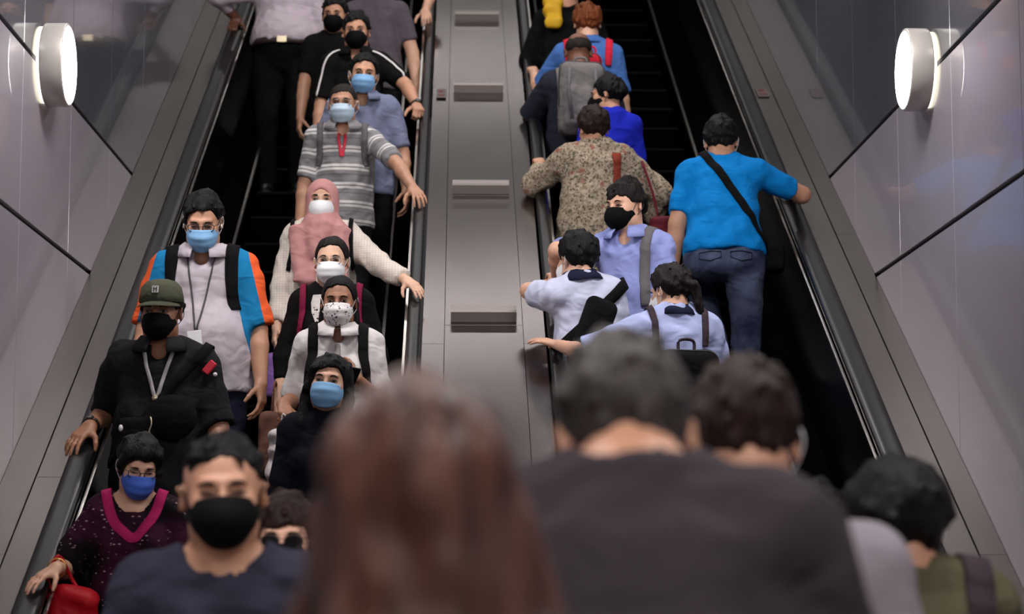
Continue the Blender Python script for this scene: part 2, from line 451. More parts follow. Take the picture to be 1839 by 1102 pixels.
# ---- masks, eyes, glasses, hair in head-local coordinates
def mask_patch(kind):
    nu, nv = 25, 17
    if kind == 'surgical':
        yc = [.112, .134, .138, .126, .094]; zc = [-.006, -.032, -.058, -.088, -.116]; wd = [.067, .070, .071, .067, .056]
        ys = [.026, .022, .020, .020, .026]; zs = [-.020, -.034, -.050, -.066, -.080]; pw = .80
    elif kind == 'cloth':
        yc = [.112, .136, .141, .124, .088]; zc = [-.003, -.032, -.062, -.094, -.118]; wd = [.066, .071, .072, .066, .050]
        ys = [.028, .016, .010, .012, .026]; zs = [-.026, -.036, -.050, -.062, -.076]; pw = .92
    else:   # beak fold
        yc = [.112, .137, .146, .130, .092]; zc = [-.006, -.033, -.060, -.090, -.116]; wd = [.068, .072, .073, .069, .056]
        ys = [.026, .018, .014, .018, .026]; zs = [-.022, -.036, -.050, -.066, -.082]; pw = .85
    vv = np.linspace(0, 4, nv); ip = lambda a: np.interp(vv, range(5), a)
    sm = lambda a: np.convolve(np.pad(ip(a), 2, 'reflect', reflect_type='odd'), [.1, .2, .4, .2, .1], 'valid')
    yc, zc, wd, ys, zs = map(sm, (yc, zc, wd, ys, zs))
    V = []
    for j in range(nv):
        for i in range(nu):
            u = -1+2*i/(nu-1); th = u*88*D2R
            c = max(math.cos(th), 0)**pw; x = wd[j]*math.sin(th)
            pl = 0
            if kind == 'surgical': pl = .0022*math.cos(vv[j]/4*math.pi*6)*(1-abs(u)**3)
            y = ys[j]+(yc[j]-ys[j])*c+pl; z = zs[j]+(zc[j]-zs[j])*c
            V.append((x, y, z))
    Fc = [(j*nu+i, (j+1)*nu+i, (j+1)*nu+i+1, j*nu+i+1) for j in range(nv-1) for i in range(nu-1)]
    loops = []
    for s in (-1, 1):
        top = np.array([s*wd[1], ys[1], zs[1]]); bot = np.array([s*wd[-2], ys[-2], zs[-2]])
        P = catmull([top, (s*.081, .005, .012), (s*.088, -.016, .022), (s*.090, -.028, -.004), (s*.083, -.014, -.032), bot], 4)
        loops.append(tube(P, .0017, 5))
    return np.array(V), Fc, loops
_mask = {}
def eye_parts(open_=1.0):
    out = []
    for s in (-1, 1):
        R = rot((0, 0, 1), -s*.28)
        out.append((np.array([s*.031, .0855, .002]), np.array([.0150, .0085, .0052*open_]), R))
    return out
HAIRLINES = {
 'short': ([-.13, -.085, -.045, -.012, .012, .030, .055, .075, .12], [-.085, -.070, -.035, .020, .022, .000, .055, .066, .070]),
 'fade': ([-.13, -.085, -.045, -.012, .012, .030, .055, .075, .12], [-.060, -.050, -.015, .030, .030, .012, .055, .062, .066]),
 'bald': ([-.13, -.085, -.045, -.012, .012, .030, .055, .075, .12], [-.085, -.070, -.035, .020, .022, .004, .085, .120, .140]),
 'fringe': ([-.13, -.085, -.045, -.012, .012, .030, .055, .075, .12], [-.095, -.080, -.040, .014, .016, -.004, .038, .040, .040]),
 'bob': ([-.13, -.085, -.045, -.012, .012, .030, .045, .062, .075, .12], [-.13, -.13, -.13, -.11, -.09, -.06, .01, .050, .060, .062]),
 'flat': ([-.13, -.085, -.045, -.012, .012, .030, .055, .075, .12], [-.060, -.050, -.015, .030, .034, .020, .064, .078, .080]),
 'parted': ([-.13, -.085, -.045, -.012, .012, .030, .055, .075, .12], [-.090, -.080, -.05, .012, .014, .005, .066, .080, .082]),
}
def clumps(style, seed, n, hw, top, side, ln, lift, nape, cz=-1):
    r_ = np.random.RandomState(seed+100); c = np.array([0, -.014, .036]); R = np.array([.077*hw+side*.75, .095+side*.75, .082+top*.75])
    yl, zl = HAIRLINES[style]; wh = c+R*np.array([0.15, -.55, .83]); out = []; tries = 0
    while len(out) < n and tries < n*6:
        tries += 1; d = unit(r_.normal(size=3)+np.array([0, 0, .35])); p = c+d*R; hl = np.interp(p[1], yl, zl)-(nape if p[1] < -.04 else 0)
        if p[2] < hl+.016 or p[2] < cz: continue
        nn = unit(d/R); t = p-wh; t = unit(t-nn*np.dot(t, nn)+np.array([.25*r_.normal(), .1, -.25])); t = unit(t-nn*np.dot(t, nn))
        L = ln*r_.uniform(.7, 1.3); m = p+t*L*.5+nn*lift*r_.uniform(.4, 1.3); q = p+t*L+nn*(lift*r_.uniform(-.2, .9)-L*L*3.0)
        out.append(rc(p-nn*.003, m, .0085, .0075, .005)); out.append(rc(m, q, .0075, .0025, .005))
    return out
def hair_mesh(style, seed=1, nape=0.0, top=.014, side=.008, extra=(), cuts=(), amp=.003, freq=120, stretch=(1, 1, .35), res=.0058, clump=75, ln=.034, lift=.004, cz=-1, hw=1.0, lo=(-.13, -.16, -.15), hi=(.13, .15, .17), k=.015):
    xs, ys, zs = [np.arange(a, b, res, dtype=np.float32) for a, b in zip(lo, hi)]
    F = Field(xs, ys, zs)
    F.add([el((0, -.014, .036), (.077*hw+side, .095+side, .082+top), k=.01)], .08)
    yl, zl = HAIRLINES[style]; zl = [z-nape if y < -.04 else z for y, z in zip(yl, zl)]
    def cutf(X, Y, Z): return (np.interp(np.broadcast_to(Y, (1, len(ys), 1)), yl, zl)-Z+.0022*np.sin(X*140+seed)+.0018*np.sin(X*330+seed*2)+.004*np.sin(X*47+seed*3))*.8
    F.cut(cutf)
    F.add(list(extra), .03)
    if clump: F.add(clumps(style, seed, clump, hw, top, side, ln, lift, nape, cz), .012)
    F.add(list(cuts), .03)
    F.noise(wobble(seed, amp, freq, stretch, 7), .03)
    V, Q = F.mesh()
    return V, Q
class Person:
    pass
GEOM_T = {}
def person(name, label, pos, h=1.7, yaw=180, lean=0, side=0, twist=0, head=(0, 0, 0), w_=1.0, sex='m', skin='skin_a', hs=None, hw=1.0,
           hair=None, hair_mat='hair_black', mask=None, mask_mat=None, glasses=None, eyes=True, brow='hair_black', eye_open=.82,
           top=None, bottom='cloth_dark', arms=None, feet=None, belly=0.0, hem_show=True, res=.018, headfwd=.0, group=None, shoes='shoe_black',
           hunch=0.0, hand_res=.006, sw=None, neck=1.0, lens='lens', legs_bare=False):
    p = Person(); p.pos = np.array(pos, float); root = empty('person', pos); p.root = root
    tag(root, label, 'person', group)
    s = h/1.70; hs = hs or (s**.5)*(1.0 if sex == 'm' else .955)
    a = yaw*D2R; f = np.array([math.sin(a), math.cos(a), 0]); r = np.array([math.cos(a), -math.sin(a), 0])
    R_l = rot(r, -lean*D2R)@rot(f, side*D2R); u = R_l@ZU; tf = R_l@f; tr = R_l@r
    Rt = rot(u, -twist*D2R); tf = Rt@tf; tr = Rt@tr
    hy, hp, hr = [q*D2R for q in head]
    Rh0 = np.stack([r, f, ZU], 1)
    Rh = rot(ZU, -hy)@rot(r, hp)@Rh0
    Rh = rot(Rh[:, 1], hr)@Rh
    hf = Rh[:, 1]
    rel_neck = u*.475*s; 
    nk = unit(u*1.0+tf*(.12+hunch*.5)+Rh[:, 2]*.6)
    rel_head = rel_neck+nk*.135*s*neck+Rh[:, 2]*.022*s+Rh[:, 1]*.012+tf*headfwd
    pz = h-.118*hs-rel_head[2]-(.0 if hair is None else .0)
    P = np.array([0, 0, pz])-(rel_head*np.array([1, 1, 0])*0.0)
    p.__dict__.update(P=P, u=u, tf=tf, tr=tr, f=f, r=r, s=s, hs=hs, Rh=Rh, h=h)
    neckb = P+rel_neck; hc = P+rel_head; p.neckb = neckb; p.hc = hc
    sw = (sw or (.158 if sex == 'm' else .142))*s*(.6+.4*w_)
    shl = neckb-u*.045*s
    S = {'R': shl+tr*sw, 'L': shl-tr*sw}; p.S = S
    l1, l2 = .285*s, .25*s
    arms = arms or {}
    A = {}
    for sd, sg in (('R', 1), ('L', -1)):
        sp = dict(dict(kind='hang', ab=10, sw=4, bend=12, curl=(22, 30, 22), spread=4, thumb=.3), **arms.get(sd, {}))
        Sd = S[sd]
        if sp['kind'] == 'hang':
            d1 = unit(-ZU+tr*sg*math.tan(sp['ab']*D2R)+f*math.tan(sp['sw']*D2R)); El = Sd+d1*l1
            d2 = unit(-ZU+tr*sg*math.tan(sp['ab']*D2R)*.4+f*math.tan((sp['sw']+sp['bend'])*D2R)); Wr = El+d2*l2
            Yh = d2; Zh = unit(tr*sg+f*.3)
        else:
            Wt = np.array(sp['w'], float)-p.pos; pole = np.array(sp.get('pole', tuple(tr*sg*.8-ZU*.6-f*.3)), float)
            El, Wr = ik(Sd, Wt, l1*sp.get('st', 1), l2*sp.get('st', 1), pole); Yh = unit(Wr-El); Zh = np.array([0, 0, 1.])
            p.__dict__['miss_'+sd] = float(np.linalg.norm(Wr-Wt))
        if 'fy' in sp: Yh = unit(np.array(sp['fy'], float))
        if 'fz' in sp: Zh = unit(np.array(sp['fz'], float))
        A[sd] = (Sd, El, Wr, Yh, Zh, sp, sg)
    p.A = A
    fs = .93 if sex == 'f' else 1.0
    def torso(e, belly_=belly, hip=True):
        E2 = lambda x, y: (x*w_*s*(.97 if sex == 'f' else 1)+e, y*w_*s+e)
        hipw = .158 if sex == 'm' else .170
        q = [ec(P-u*.06*s, P+u*.05*s, tr, tf, E2(hipw, .112), E2(.146, .106), .04), ec(P+u*.05*s, P+u*.20*s, tr, tf, E2(.146, .104), E2(.140, .106), .05),
             ec(P+u*.20*s, P+u*.385*s, tr, tf, E2(.142, .108), E2(.145, .094), .05),
             rc(shl-tr*sw*.86-u*.006, shl+tr*sw*.86-u*.006, .052*s+e, .052*s+e, .06)]
        if sex == 'f':
            for sg in (-1, 1): q.append(el(P+u*.295*s+tr*sg*.068*s+tf*.075*s*w_, (np.array([.062, .05, .055])*s+e), np.stack([tr, tf, u], 1), .05))
        if belly_: q.append(el(P+u*.08*s+tf*.05*s, np.array([.165*w_*s, .125*s+belly_, .17*s])+e, np.stack([tr, tf, u], 1), .06))
        for sg in (-1, 1): q.append(rc(neckb+u*.028*s+tr*sg*.02*s, shl+tr*sg*sw*.8+u*.012*s, .048*s+e, .046*s+e, .05))
        return q
    nr = (.058 if sex == 'm' else .050)*s*(.6+.4*w_)
    # ---- body (one continuous skin surface)
    TH = (lambda c: hc+Rh@(np.array(c, float)*hs), hs, Rh)
    prims = torso(-.004)
    prims += [rc(neckb-u*.01, hc+Rh@np.array([0, -.016, -.055])*hs, nr*1.08, nr, .03), rc(neckb-tf*.02+u*.0, hc+Rh@np.array([0, -.036, -.045])*hs, nr*.9, nr*.74, .03)]
    prims += head_prims(TH, hw)
    fine = [[], [], []]
    for i in range(3): fine[i].append((hc[i]-.125*hs, hc[i]+.125*hs, .007))
    gw = .6+.4*w_
    for sd, (Sd, El, Wr, Yh, Zh, sp, sg) in A.items():
        prims += [rc(Sd, El, .054*s*gw*fs, .042*s*gw*fs, .03), rc(El, El+(Wr-El)*.3, .041*s*gw*fs, .042*s*gw*fs, .012), rc(El+(Wr-El)*.3, Wr, .042*s*gw*fs, .0275*s*fs, .012)]
        hp_, cen = hand_prims(Wr, Yh, Zh, sg, hs*fs*1.02, sp['curl'], sp['spread'], sp['thumb']); prims += hp_
        if not sp.get('nohand_fine'):
            for i in range(3): fine[i].append((cen[i]-.09, cen[i]+.09, hand_res))
    lo = np.min([q.lo for q in prims], 0)-.03; hi = np.max([q.hi for q in prims], 0)+.03
    F = Field(*[axis(lo[i], hi[i], res, fine[i]) for i in range(3)]); F.add(prims)
    V, Q = F.mesh(); p.body = mk('body', V, Q, MATS[skin], root); p.bodyF = F
    # ---- top
    if top:
        t = dict(dict(m='cloth_dark', sleeve=.72, ease=.014, hem=-.10, flare=.012, neck='crew', wr=.004, seed=3, cap=.060, res=.0145, nk_r=.010, nk_d=.015, nk_h=.030), **top)
        e = t['ease']
        tp = torso(e)
        if t['flare']:
            tp.append(ec(P+u*(t['hem']-.03), P+u*.12*s, tr, tf, ((.156*w_*s+e+t['flare']), (.116*w_*s+e+t['flare']+belly*.5)), (.145*w_*s+e, .108*w_*s+e+belly*.6), .05, cap=.03))
        axn = unit(nk*.7+u*.5); cl_ = t['neck'] in ('collar', 'polo'); tp.append(rc(neckb-u*.03, neckb+axn*(t['nk_h']*(.4 if cl_ else 1))*s-tf*.008, nr+(.022 if cl_ else .034), nr+(.014 if cl_ else .020), .03, fb=True))
        sl = []
        for sd, (Sd, El, Wr, Yh, Zh, sp, sg) in A.items():
            f_ = t['sleeve'] if not isinstance(t['sleeve'], dict) else t['sleeve'][sd]
            r0 = .054*s*gw+e*.9; r1 = t['cap']*s*gw*(1 if f_ <= 1 else .9)
            if f_ <= 1: sl.append(rc(Sd, Sd+(El-Sd)*f_, r0, r1, .035, fb=True))
            else:
                En = El+(Wr-El)*(f_-1)
                sl += [rc(Sd, El, r0, .052*s*gw+e*.6, .035), rc(El, En, .052*s*gw+e*.6, t.get('cuff', .040)*s, .02, fb=True)]
        allp = tp+sl
        lo = np.min([q.lo for q in allp], 0)-.04; hi = np.max([q.hi for q in allp], 0)+.04
        F = Field(*[axis(lo[i], hi[i], t['res'], [(neckb[i]-.10, neckb[i]+.10, .0075)]) for i in range(3)])
        F.add(tp, .05)
        hp0 = P+u*t['hem']
        F.cut(lambda X, Y, Z: -((X-hp0[0])*u[0]+(Y-hp0[1])*u[1]+(Z-hp0[2])*u[2]))
        F.add(sl, .05)
        if t['wr']:
            w1 = wobble(t['seed'], t['wr']*.6, 38, (1, 1, .8)); w2 = wobble(t['seed']+9, t['wr']*.55, 75, (1, 1, .5))
            F.noise(lambda x, y, z: w1(x, y, z)+w2(x, y, z), .035)
        nr2 = nr+t['nk_r']; ax_ = unit(nk*.7+u*.5+tf*(.0))
        cuts = [rc(neckb-ax_*t['nk_d']*s+tf*.006, neckb+ax_*.14, nr2, nr2*1.15, .008, 's')]
        if t['neck'] in ('collar', 'v', 'polo'):
            dv = t.get('vdepth', .09)*s
            cuts.append(rc(neckb+tf*.09*s-u*.01, neckb+tf*(.12+.1*w_)*s-u*dv, .034*s, .008, .008, 's'))
        F.add(cuts, .02)
        V, Q = F.mesh(); p.topF = F
        at = t['attr'](p, V) if 'attr' in t else None
        p.top = mk(t.get('name', 'shirt'), V, Q, MATS[t['m']], root, attrs=at)
        if t['neck'] in ('collar', 'polo'):
            nph = 29; op = t.get('open', 20)*D2R; rows = []
            for q, (rr, zb, zf) in enumerate(((nr+.012, .036, .012), (nr+.018, .042, .016), (nr+.041, .014, -.022), (nr+.052, -.010, -.048))):
                for i in range(nph):
                    ph = op+(2*math.pi-2*op)*i/(nph-1); fr = .5+.5*math.cos(ph); fr = fr**1.5
                    z = zb+(zf-zb)*fr
                    rows.append(neckb+ax_*(z*s+.027)+tr*math.sin(ph)*rr*1.06+tf*(math.cos(ph)*rr*(1.0+.25*fr*(q > 1))+.012+.010*fr))
            Fc = [(q*nph+i, q*nph+i+1, (q+1)*nph+i+1, (q+1)*nph+i) for q in range(3) for i in range(nph-1)]
            c = mk('collar', rows, Fc, MATS[t.get('collar_m', t['m'])], p.top, attrs=({k: np.full(len(rows), t.get('collar_attr', 0.)) for k in at} if at else None))
            md = c.modifiers.new('thick', 'SOLIDIFY'); md.thickness = .004; md.offset = 1
    # ---- legs
    ft = feet or {'R': (.10, .0, .0), 'L': (-.10, .0, .0)}
    legs = []; p.leg = {}
    for sd, sg in (('R', 1), ('L', -1)):
        hip = P+r*sg*.088*s*w_-ZU*.04*s
        an = r*ft[sd][0]*s+f*ft[sd][1]+ZU*(ft[sd][2]+.075*s)
        kn, an = ik(hip, an, .425*s, .42*s, f*1.0+r*sg*.05)
        kn = kn; p.leg[sd] = (hip, kn, an)
        legs += [rc(hip, kn, .088*s*w_+.006, .060*s*gw+.008, .03), rc(kn, an-ZU*.01, .060*s*gw+.008, .050*s+.012, .02, fb=True)]
    if bottom:
        E2 = lambda x, y: (x*w_*s+.001, y*w_*s+.001)
        tpr = [ec(P-u*.08*s, P+u*.07*s, tr, tf, E2(.157 if sex == 'm' else .168, .112), E2(.146, .105), .04)]
        for sg in (-1, 1): tpr.append(el(P-u*.06*s-tf*.045*s+tr*sg*.068*s, np.array([.074, .066, .076])*s*w_, np.stack([tr, tf, u], 1), .04))
        if belly: tpr.append(el(P+u*.08*s+tf*.05*s, np.array([.165*w_*s, .125*s+belly, .17*s])+(.004 if top and top.get('hem', -1) > 0 else -.012), np.stack([tr, tf, u], 1), .05))
        allp = tpr+legs
        lo = np.min([q.lo for q in allp], 0)-.03; hi = np.max([q.hi for q in allp], 0)+.03
        br = .022 if not isinstance(bottom, dict) else bottom.get('res', .012)
        F = Field(*[axis(lo[i], hi[i], br, []) for i in range(3)]); F.add(allp, .04)
        wt = P+u*.085*s
        F.cut(lambda X, Y, Z: (X-wt[0])*u[0]+(Y-wt[1])*u[1]+(Z-wt[2])*u[2])
        w1 = wobble(17, .0035, 45, (1, 1, 1.2)); F.noise(w1, .03)
        V, Q = F.mesh(); p.botF = F
        p.bottom = mk('trousers', V, Q, MATS[bottom if isinstance(bottom, str) else bottom['m']], root)
    if shoes:
        for sd, sg in (('R', 1), ('L', -1)):
            an = p.leg[sd][2]; tilt = (feet or {}).get('tilt'+sd, 0)*D2R
            fd = f*math.cos(tilt)-ZU*math.sin(tilt); ud = f*math.sin(tilt)+ZU*math.cos(tilt); rs = np.stack([r, fd, ud], 1)
            c = an-ud*.075*s
            G = lambda x, y, z: c+rs@np.array([x, y, z])*s
            pr = [rc(G(0, -.035, .038), G(0, .06, .040), .038*s, .040*s, .02), rc(G(0, .06, .034), G(sg*.006, .155, .028), .042*s, .034*s, .03), rc(G(0, -.03, .05), G(0, -.02, .10), .036*s, .040*s, .02)]
            lo = np.min([q.lo for q in pr], 0)-.03; hi = np.max([q.hi for q in pr], 0)+.03
            F = Field(*[axis(lo[i], hi[i], .010, []) for i in range(3)]); F.add(pr)
            F.cut(lambda X, Y, Z: -((X-c[0])*ud[0]+(Y-c[1])*ud[1]+(Z-c[2])*ud[2]))
            V, Q = F.mesh(); so = mk('shoe', V, Q, MATS[shoes], root)
            sv = []; N = 20
            for i in range(N):
                th = 2*math.pi*i/N; yy = .058+.142*math.cos(th)*-1; xx = .043*math.sin(th)*(1 if yy < .1 else .95)
                for zz in (-.004, .014): sv.append(G(xx*1.05, yy*1.02-.004, zz))
            Fc = [(2*i, 2*((i+1) % N), 2*((i+1) % N)+1, 2*i+1) for i in range(N)]+[tuple(2*i for i in range(N))[::-1], tuple(2*i+1 for i in range(N))]
            mk('sole', sv, Fc, MATS['sole'], so, smooth=False)
    # ---- head parts
    HL = lambda V: hc+(np.asarray(V, float)*hs)@Rh.T
    p.HL = HL
    if eyes:
        for (c, rr, RR), sg in zip(eye_parts(eye_open), (-1, 1)):
            c = c*np.array([hw, 1, 1]); V, Fc = uvsphere((0, 0, 0), (1, 1, 1), None, 14, 12); V = V[:, [0, 2, 1]]*np.array([1, 1, -1]); mi = []
            for q in Fc:
                m_ = V[list(q)].mean(0); mi.append(1 if math.hypot(m_[0]*rr[0], m_[2]*rr[2]) < .0062 and m_[1] > 0 else 0)
            mk('eye', HL((V*rr)@RR.T+c), Fc, [MATS['eye_white'], MATS['iris']], root, matidx=mi)
            lid = np.array([(-.0165, -.002, -.001), (-.010, .0055, .0048*eye_open), (0, .0085, .0066*eye_open), (.010, .0055, .0052*eye_open), (.0165, -.003, .0)])
            V, Fc = tube(catmull(lid@RR.T+c, 3), .0016, 5); mk('eyelid', HL(V), Fc, MATS['lash'], root)
            b = np.array([(sg*-.019, .0035, .019), (sg*-.008, .0085, .0235), (sg*.004, .0085, .0245), (sg*.019, -.004, .019)])+np.array([c[0], .0880, 0])
            V, Fc = sweep(catmull(b, 3), [(-.0035, 0), (0, .003), (.0035, 0), (0, -.003)], np.tile([0, 1., .2], (10, 1)), scale=np.interp(np.arange(10), [0, 2, 6, 9], [.5, 1, .9, .3]))
            mk('eyebrow', HL(V), Fc, MATS[brow], root)
    if mask:
        if mask not in _mask: _mask[mask] = mask_patch(mask)
        V, Fc, loops = _mask[mask]
        mo = mk('face_mask', HL(V*np.array([hw, 1, 1])), Fc, MATS[mask_mat], root)
        md = mo.modifiers.new('thick', 'SOLIDIFY'); md.thickness = .0025; md.offset = 1
        for lv, lf in loops: mk('ear_loop', HL(lv*np.array([hw, 1, 1])), lf, MATS['loop_dark' if mask == 'cloth' else 'loop_white'], mo)
    if hair:
        hd = dict(hair); nm = hd.pop('name', 'hair')
        V, Q = hair_mesh(hw=hw, **hd); p.hair = mk(nm, HL(V), Q, MATS[hair_mat], root)
    if glasses:
        gm = MATS[glasses]; parts = []
        for sg in (-1, 1):
            c = np.array([sg*.033*hw, .103, .000]); pts = []
            for i in range(16):
                th = 2*math.pi*i/16; cx, cz = math.cos(th), math.sin(th)
                q = (abs(cx)**2.6+abs(cz)**2.6)**(-1/2.6); pts.append(c+np.array([.0245*cx*q, -.010*sg*cx*q*.6, .0175*cz*q]))
            pts = np.array(pts); parts.append(tube(pts, .0021, 5, True))
            parts.append(tube([c+np.array([sg*.0245, -.006, .008]), (sg*.074*hw, .072, .010), (sg*.080*hw, -.005, .014), (sg*.081*hw, -.018, .004)], .0014, 5))
            g = mk('lens', HL(pts), [tuple(range(16))], MATS[lens], None); 
            parts_l = g; p.__dict__.setdefault('lenses', []).append(g)
        parts.append(tube([(-.0095, .1075, .006), (0, .112, .009), (.0095, .1075, .006)], .0014, 5))
        V, Fc = join(*parts); go = mk('glasses', HL(V), Fc, gm, root)
        for g in p.lenses: g.parent = go
    for q in 'RL':
        if p.__dict__.get('miss_'+q, 0) > .01: print('MISS', label, q, round(p.__dict__['miss_'+q], 3))
    return p
# ---- things worn or carried
def strap_path(p, O, dirs, off=.005, fld=None): 
    O = np.asarray(O, float); O = np.tile(O, (len(dirs), 1)) if O.ndim == 1 else O
    P = (fld or p.topF).cast(O, np.asarray(dirs), off)
    return P
def ribbon(P, fld, wd=.04, th=.006, n=3, smooth_it=2, closed=False, off=.005):
    P = np.asarray(P, float)
    for _ in range(smooth_it):
        Q = P.copy()
        if closed: Q = .25*np.roll(P, 1, 0)+.5*P+.25*np.roll(P, -1, 0)
        else: Q[1:-1] = .25*P[:-2]+.5*P[1:-1]+.25*P[2:]
        P = Q
    P = catmull(P, n, closed)
    for _ in range(3):
        N2 = fld.grad(P, .02); d = np.clip(off-fld.sample(P), -.02, .03); P = P+N2*np.maximum(d, 0)[:, None]
    for _ in range(4):
        if closed: N2 = (np.roll(N2, 1, 0)+N2+np.roll(N2, -1, 0))/3
        else: N2[1:-1] = (N2[:-2]+N2[1:-1]+N2[2:])/3
    return sweep(P, rect(wd, th), N2, closed)
def pack_straps(p, lat=.095, wd=.045, start=-150, end=-28, low=.16):
    """two shoulder straps: contour of the torso in a sagittal plane, from the back over the shoulder to below the arm"""
    out = []
    for sg in (1, -1):
        O = p.P+p.u*.30*p.s+p.tr*sg*lat*p.s
        ang = np.linspace(158, -35, 24)*D2R    # 90 = up, 0 = forward, 180 = back
        dirs = [p.tf*math.cos(a)+p.u*math.sin(a)+p.tr*sg*(.10 if a > 1.2 else .10+.28*(1.2-a)/1.8) for a in ang]
        P = p.topF.cast(np.tile(O, (24, 1)), np.array(dirs), .006)
        out.append(ribbon(P, p.topF, wd))
    return out
def backpack(p, label, m, size=(.15, .085, .22), dz=.27, lat=.095, wd=.045, strap_m=None, straps=True, group=None, off=.02, extra=None):
    root = empty('backpack', tuple(p.pos)); tag(root, label, 'backpack', group)
    R = np.stack([p.tr, p.tf, p.u], 1); s = p.s
    bk = p.topF.cast([p.P+p.u*dz*s], [-p.tf], 0)[0]
    c = bk-p.tf*(size[1]+off-.015)
    pr = [rbox(c, np.array(size), .055, R, .02), rbox(c-p.tf*(size[1]*.85)-p.u*.06, (size[0]*.8, .045, size[2]*.55), .035, R, .015)]
    lo = np.min([q.lo for q in pr], 0)-.04; hi = np.max([q.hi for q in pr], 0)+.04
    F = Field(*[axis(lo[i], hi[i], .0125, []) for i in range(3)]); F.add(pr, .05); F.noise(wobble(5, .003, 40), .03)
    V, Q = F.mesh(); mk('bag_body', V, Q, MATS[m], root)
    G = lambda x, y, z: c+R@np.array([x, y, z])
    V, Fc = tube(catmull([G(-.035, size[1]*.4, size[2]-.01), G(-.03, size[1]*.4, size[2]+.04), G(.03, size[1]*.4, size[2]+.04), G(.035, size[1]*.4, size[2]-.01)], 4), .007, 6); mk('grab_handle', V, Fc, MATS[strap_m or m], root)
    zp = [G(x, -size[1]*.62, z) for x, z in ((-size[0]*.9, -size[2]*.2), (-size[0]*.88, size[2]*.55), (-size[0]*.5, size[2]*.9), (0, size[2]*.97), (size[0]*.5, size[2]*.9), (size[0]*.88, size[2]*.55), (size[0]*.9, -size[2]*.2))]
    V, Fc = tube(F.cast(np.array([c]*25), catmull(zp, 4)-c, .001), .004, 5); mk('zip', V, Fc, MATS['zip'], root)
    if straps:
        for V, Fc in pack_straps(p, lat, wd): mk('shoulder_strap', V, Fc, MATS[strap_m or m], root)
    return root, c, R
def bag_sdf(name, label, cat, c, size, m, R=None, seed=1, amp=.006, rnd=.03, handle=None, handle_m=None, hr=.006):
    root = empty(name, tuple(c)); tag(root, label, cat)
    pr = [rbox((0, 0, 0), size, rnd, R, .02)]
    F = Field(*[axis(pr[0].lo[i]-.04, pr[0].hi[i]+.04, .011, []) for i in range(3)]); F.add(pr, .05); F.noise(wobble(seed, amp, 45), .04)
    V, Q = F.mesh(); mk('bag_body', V, Q, MATS[m], root)
    for hnd in (handle or []):
        V, Fc = tube(catmull(np.array(hnd)-np.array(c), 4), hr, 6); mk('handle', V, Fc, MATS[handle_m or m], root)
    return root
def wrist_watch(p, sd, m='watch', t=.93):
    Sd, El, Wr, Yh, Zh, sp, sg = p.A[sd]; d = unit(Wr-El); c = El+(Wr-El)*t
    z = unit(Zh-d*np.dot(Zh, d)); x = np.cross(d, z); rr = .0315*p.s
    ring = [c+(x*math.cos(q)+z*math.sin(q)*.95)*rr for q in np.linspace(0, 2*math.pi, 20, endpoint=False)]
    V, Fc = sweep(ring, [(-.009, 0), (-.008, .004), (.008, .004), (.009, 0)], np.array([unit(q-c) for q in ring]), True)
    o = mk('watch_band', V, Fc, MATS[m], p.root)
    V, Fc = lathe([(0, 0), (.016, 0), (.017, .006), (.013, .009), (0, .009)], 16); V = c+z*rr*.97+V@np.stack([x, d, z])
    mk('watch_face', V, Fc, MATS['watch_face'], o)

# ---------------------------------------------------------------- palette
def skin(name, c):
    mat(name, srgb(*c), .52, var=.10, vscale=14, bump=0)
skin('skin_a', (210, 162, 136)); skin('skin_b', (190, 140, 112)); skin('skin_c', (152, 104, 78)); skin('skin_d', (112, 72, 54)); skin('skin_e', (216, 172, 146))
def hairm(name, c, rough=.52, var=.5, spec=.16):
    mat(name, srgb(*c), rough, var=var, vscale=90, stretch=(1, 1, .12), bump=.6, bscale=160, spec=spec)
mat('hair_fg', srgb(72, 44, 33), .38, var=.7, vscale=40, stretch=(1, 1, .05), bump=.8, bscale=90, spec=.30); hairm('hair_black', (13, 12, 13)); hairm('hair_brown', (38, 24, 20)); hairm('hair_red', (110, 58, 30)); hairm('hair_grey', (50, 44, 41), .5, spec=.3); hairm('hair_dark', (24, 19, 18)); hairm('hair_shave', (40, 34, 32), .7, .2)
mat('eye_white', srgb(158, 146, 142), .25); mat('iris', srgb(22, 14, 10), .12); mat('lash', srgb(24, 17, 15), .6)
def lens_mat():
    m = bpy.data.materials.new('lens'); m.use_nodes = True; nt = m.node_tree; nt.nodes.clear()
    o = nd(nt, 'ShaderNodeOutputMaterial'); t = nd(nt, 'ShaderNodeBsdfTransparent'); g = nd(nt, 'ShaderNodeBsdfGlossy'); g.inputs['Roughness'].default_value = .03
    mx = nd(nt, 'ShaderNodeMixShader'); fr = nd(nt, 'ShaderNodeFresnel'); fr.inputs[0].default_value = 1.5
    nt.links.new(fr.outputs[0], mx.inputs[0]); nt.links.new(t.outputs[0], mx.inputs[1]); nt.links.new(g.outputs[0], mx.inputs[2]); nt.links.new(mx.outputs[0], o.inputs[0]); MATS['lens'] = m
lens_mat(); mat('lens_dark', srgb(14, 13, 15), .1)
def cloth(name, c, var=0, rough=.88, sheen=0, pattern=None, bump=0, bscale=260, spec=.12, vscale=7, fold=.42):
    return mat(name, srgb(*c), rough, var=var, vscale=vscale, bump=bump, bscale=bscale, sheen=sheen, spec=spec, pattern=pattern, fold=fold)
cloth('cloth_dark', (16, 16, 19)); cloth('cloth_black', (11, 11, 12)); cloth('cloth_navy', (34, 38, 58)); cloth('cloth_charcoal', (40, 40, 44))
mat('shoe_black', srgb(20, 18, 18), .45); mat('sole', srgb(52, 48, 44), .8); mat('zip', srgb(30, 30, 32), .5)
mat('loop_white', srgb(225, 225, 228), .8); mat('loop_dark', srgb(22, 22, 24), .8)
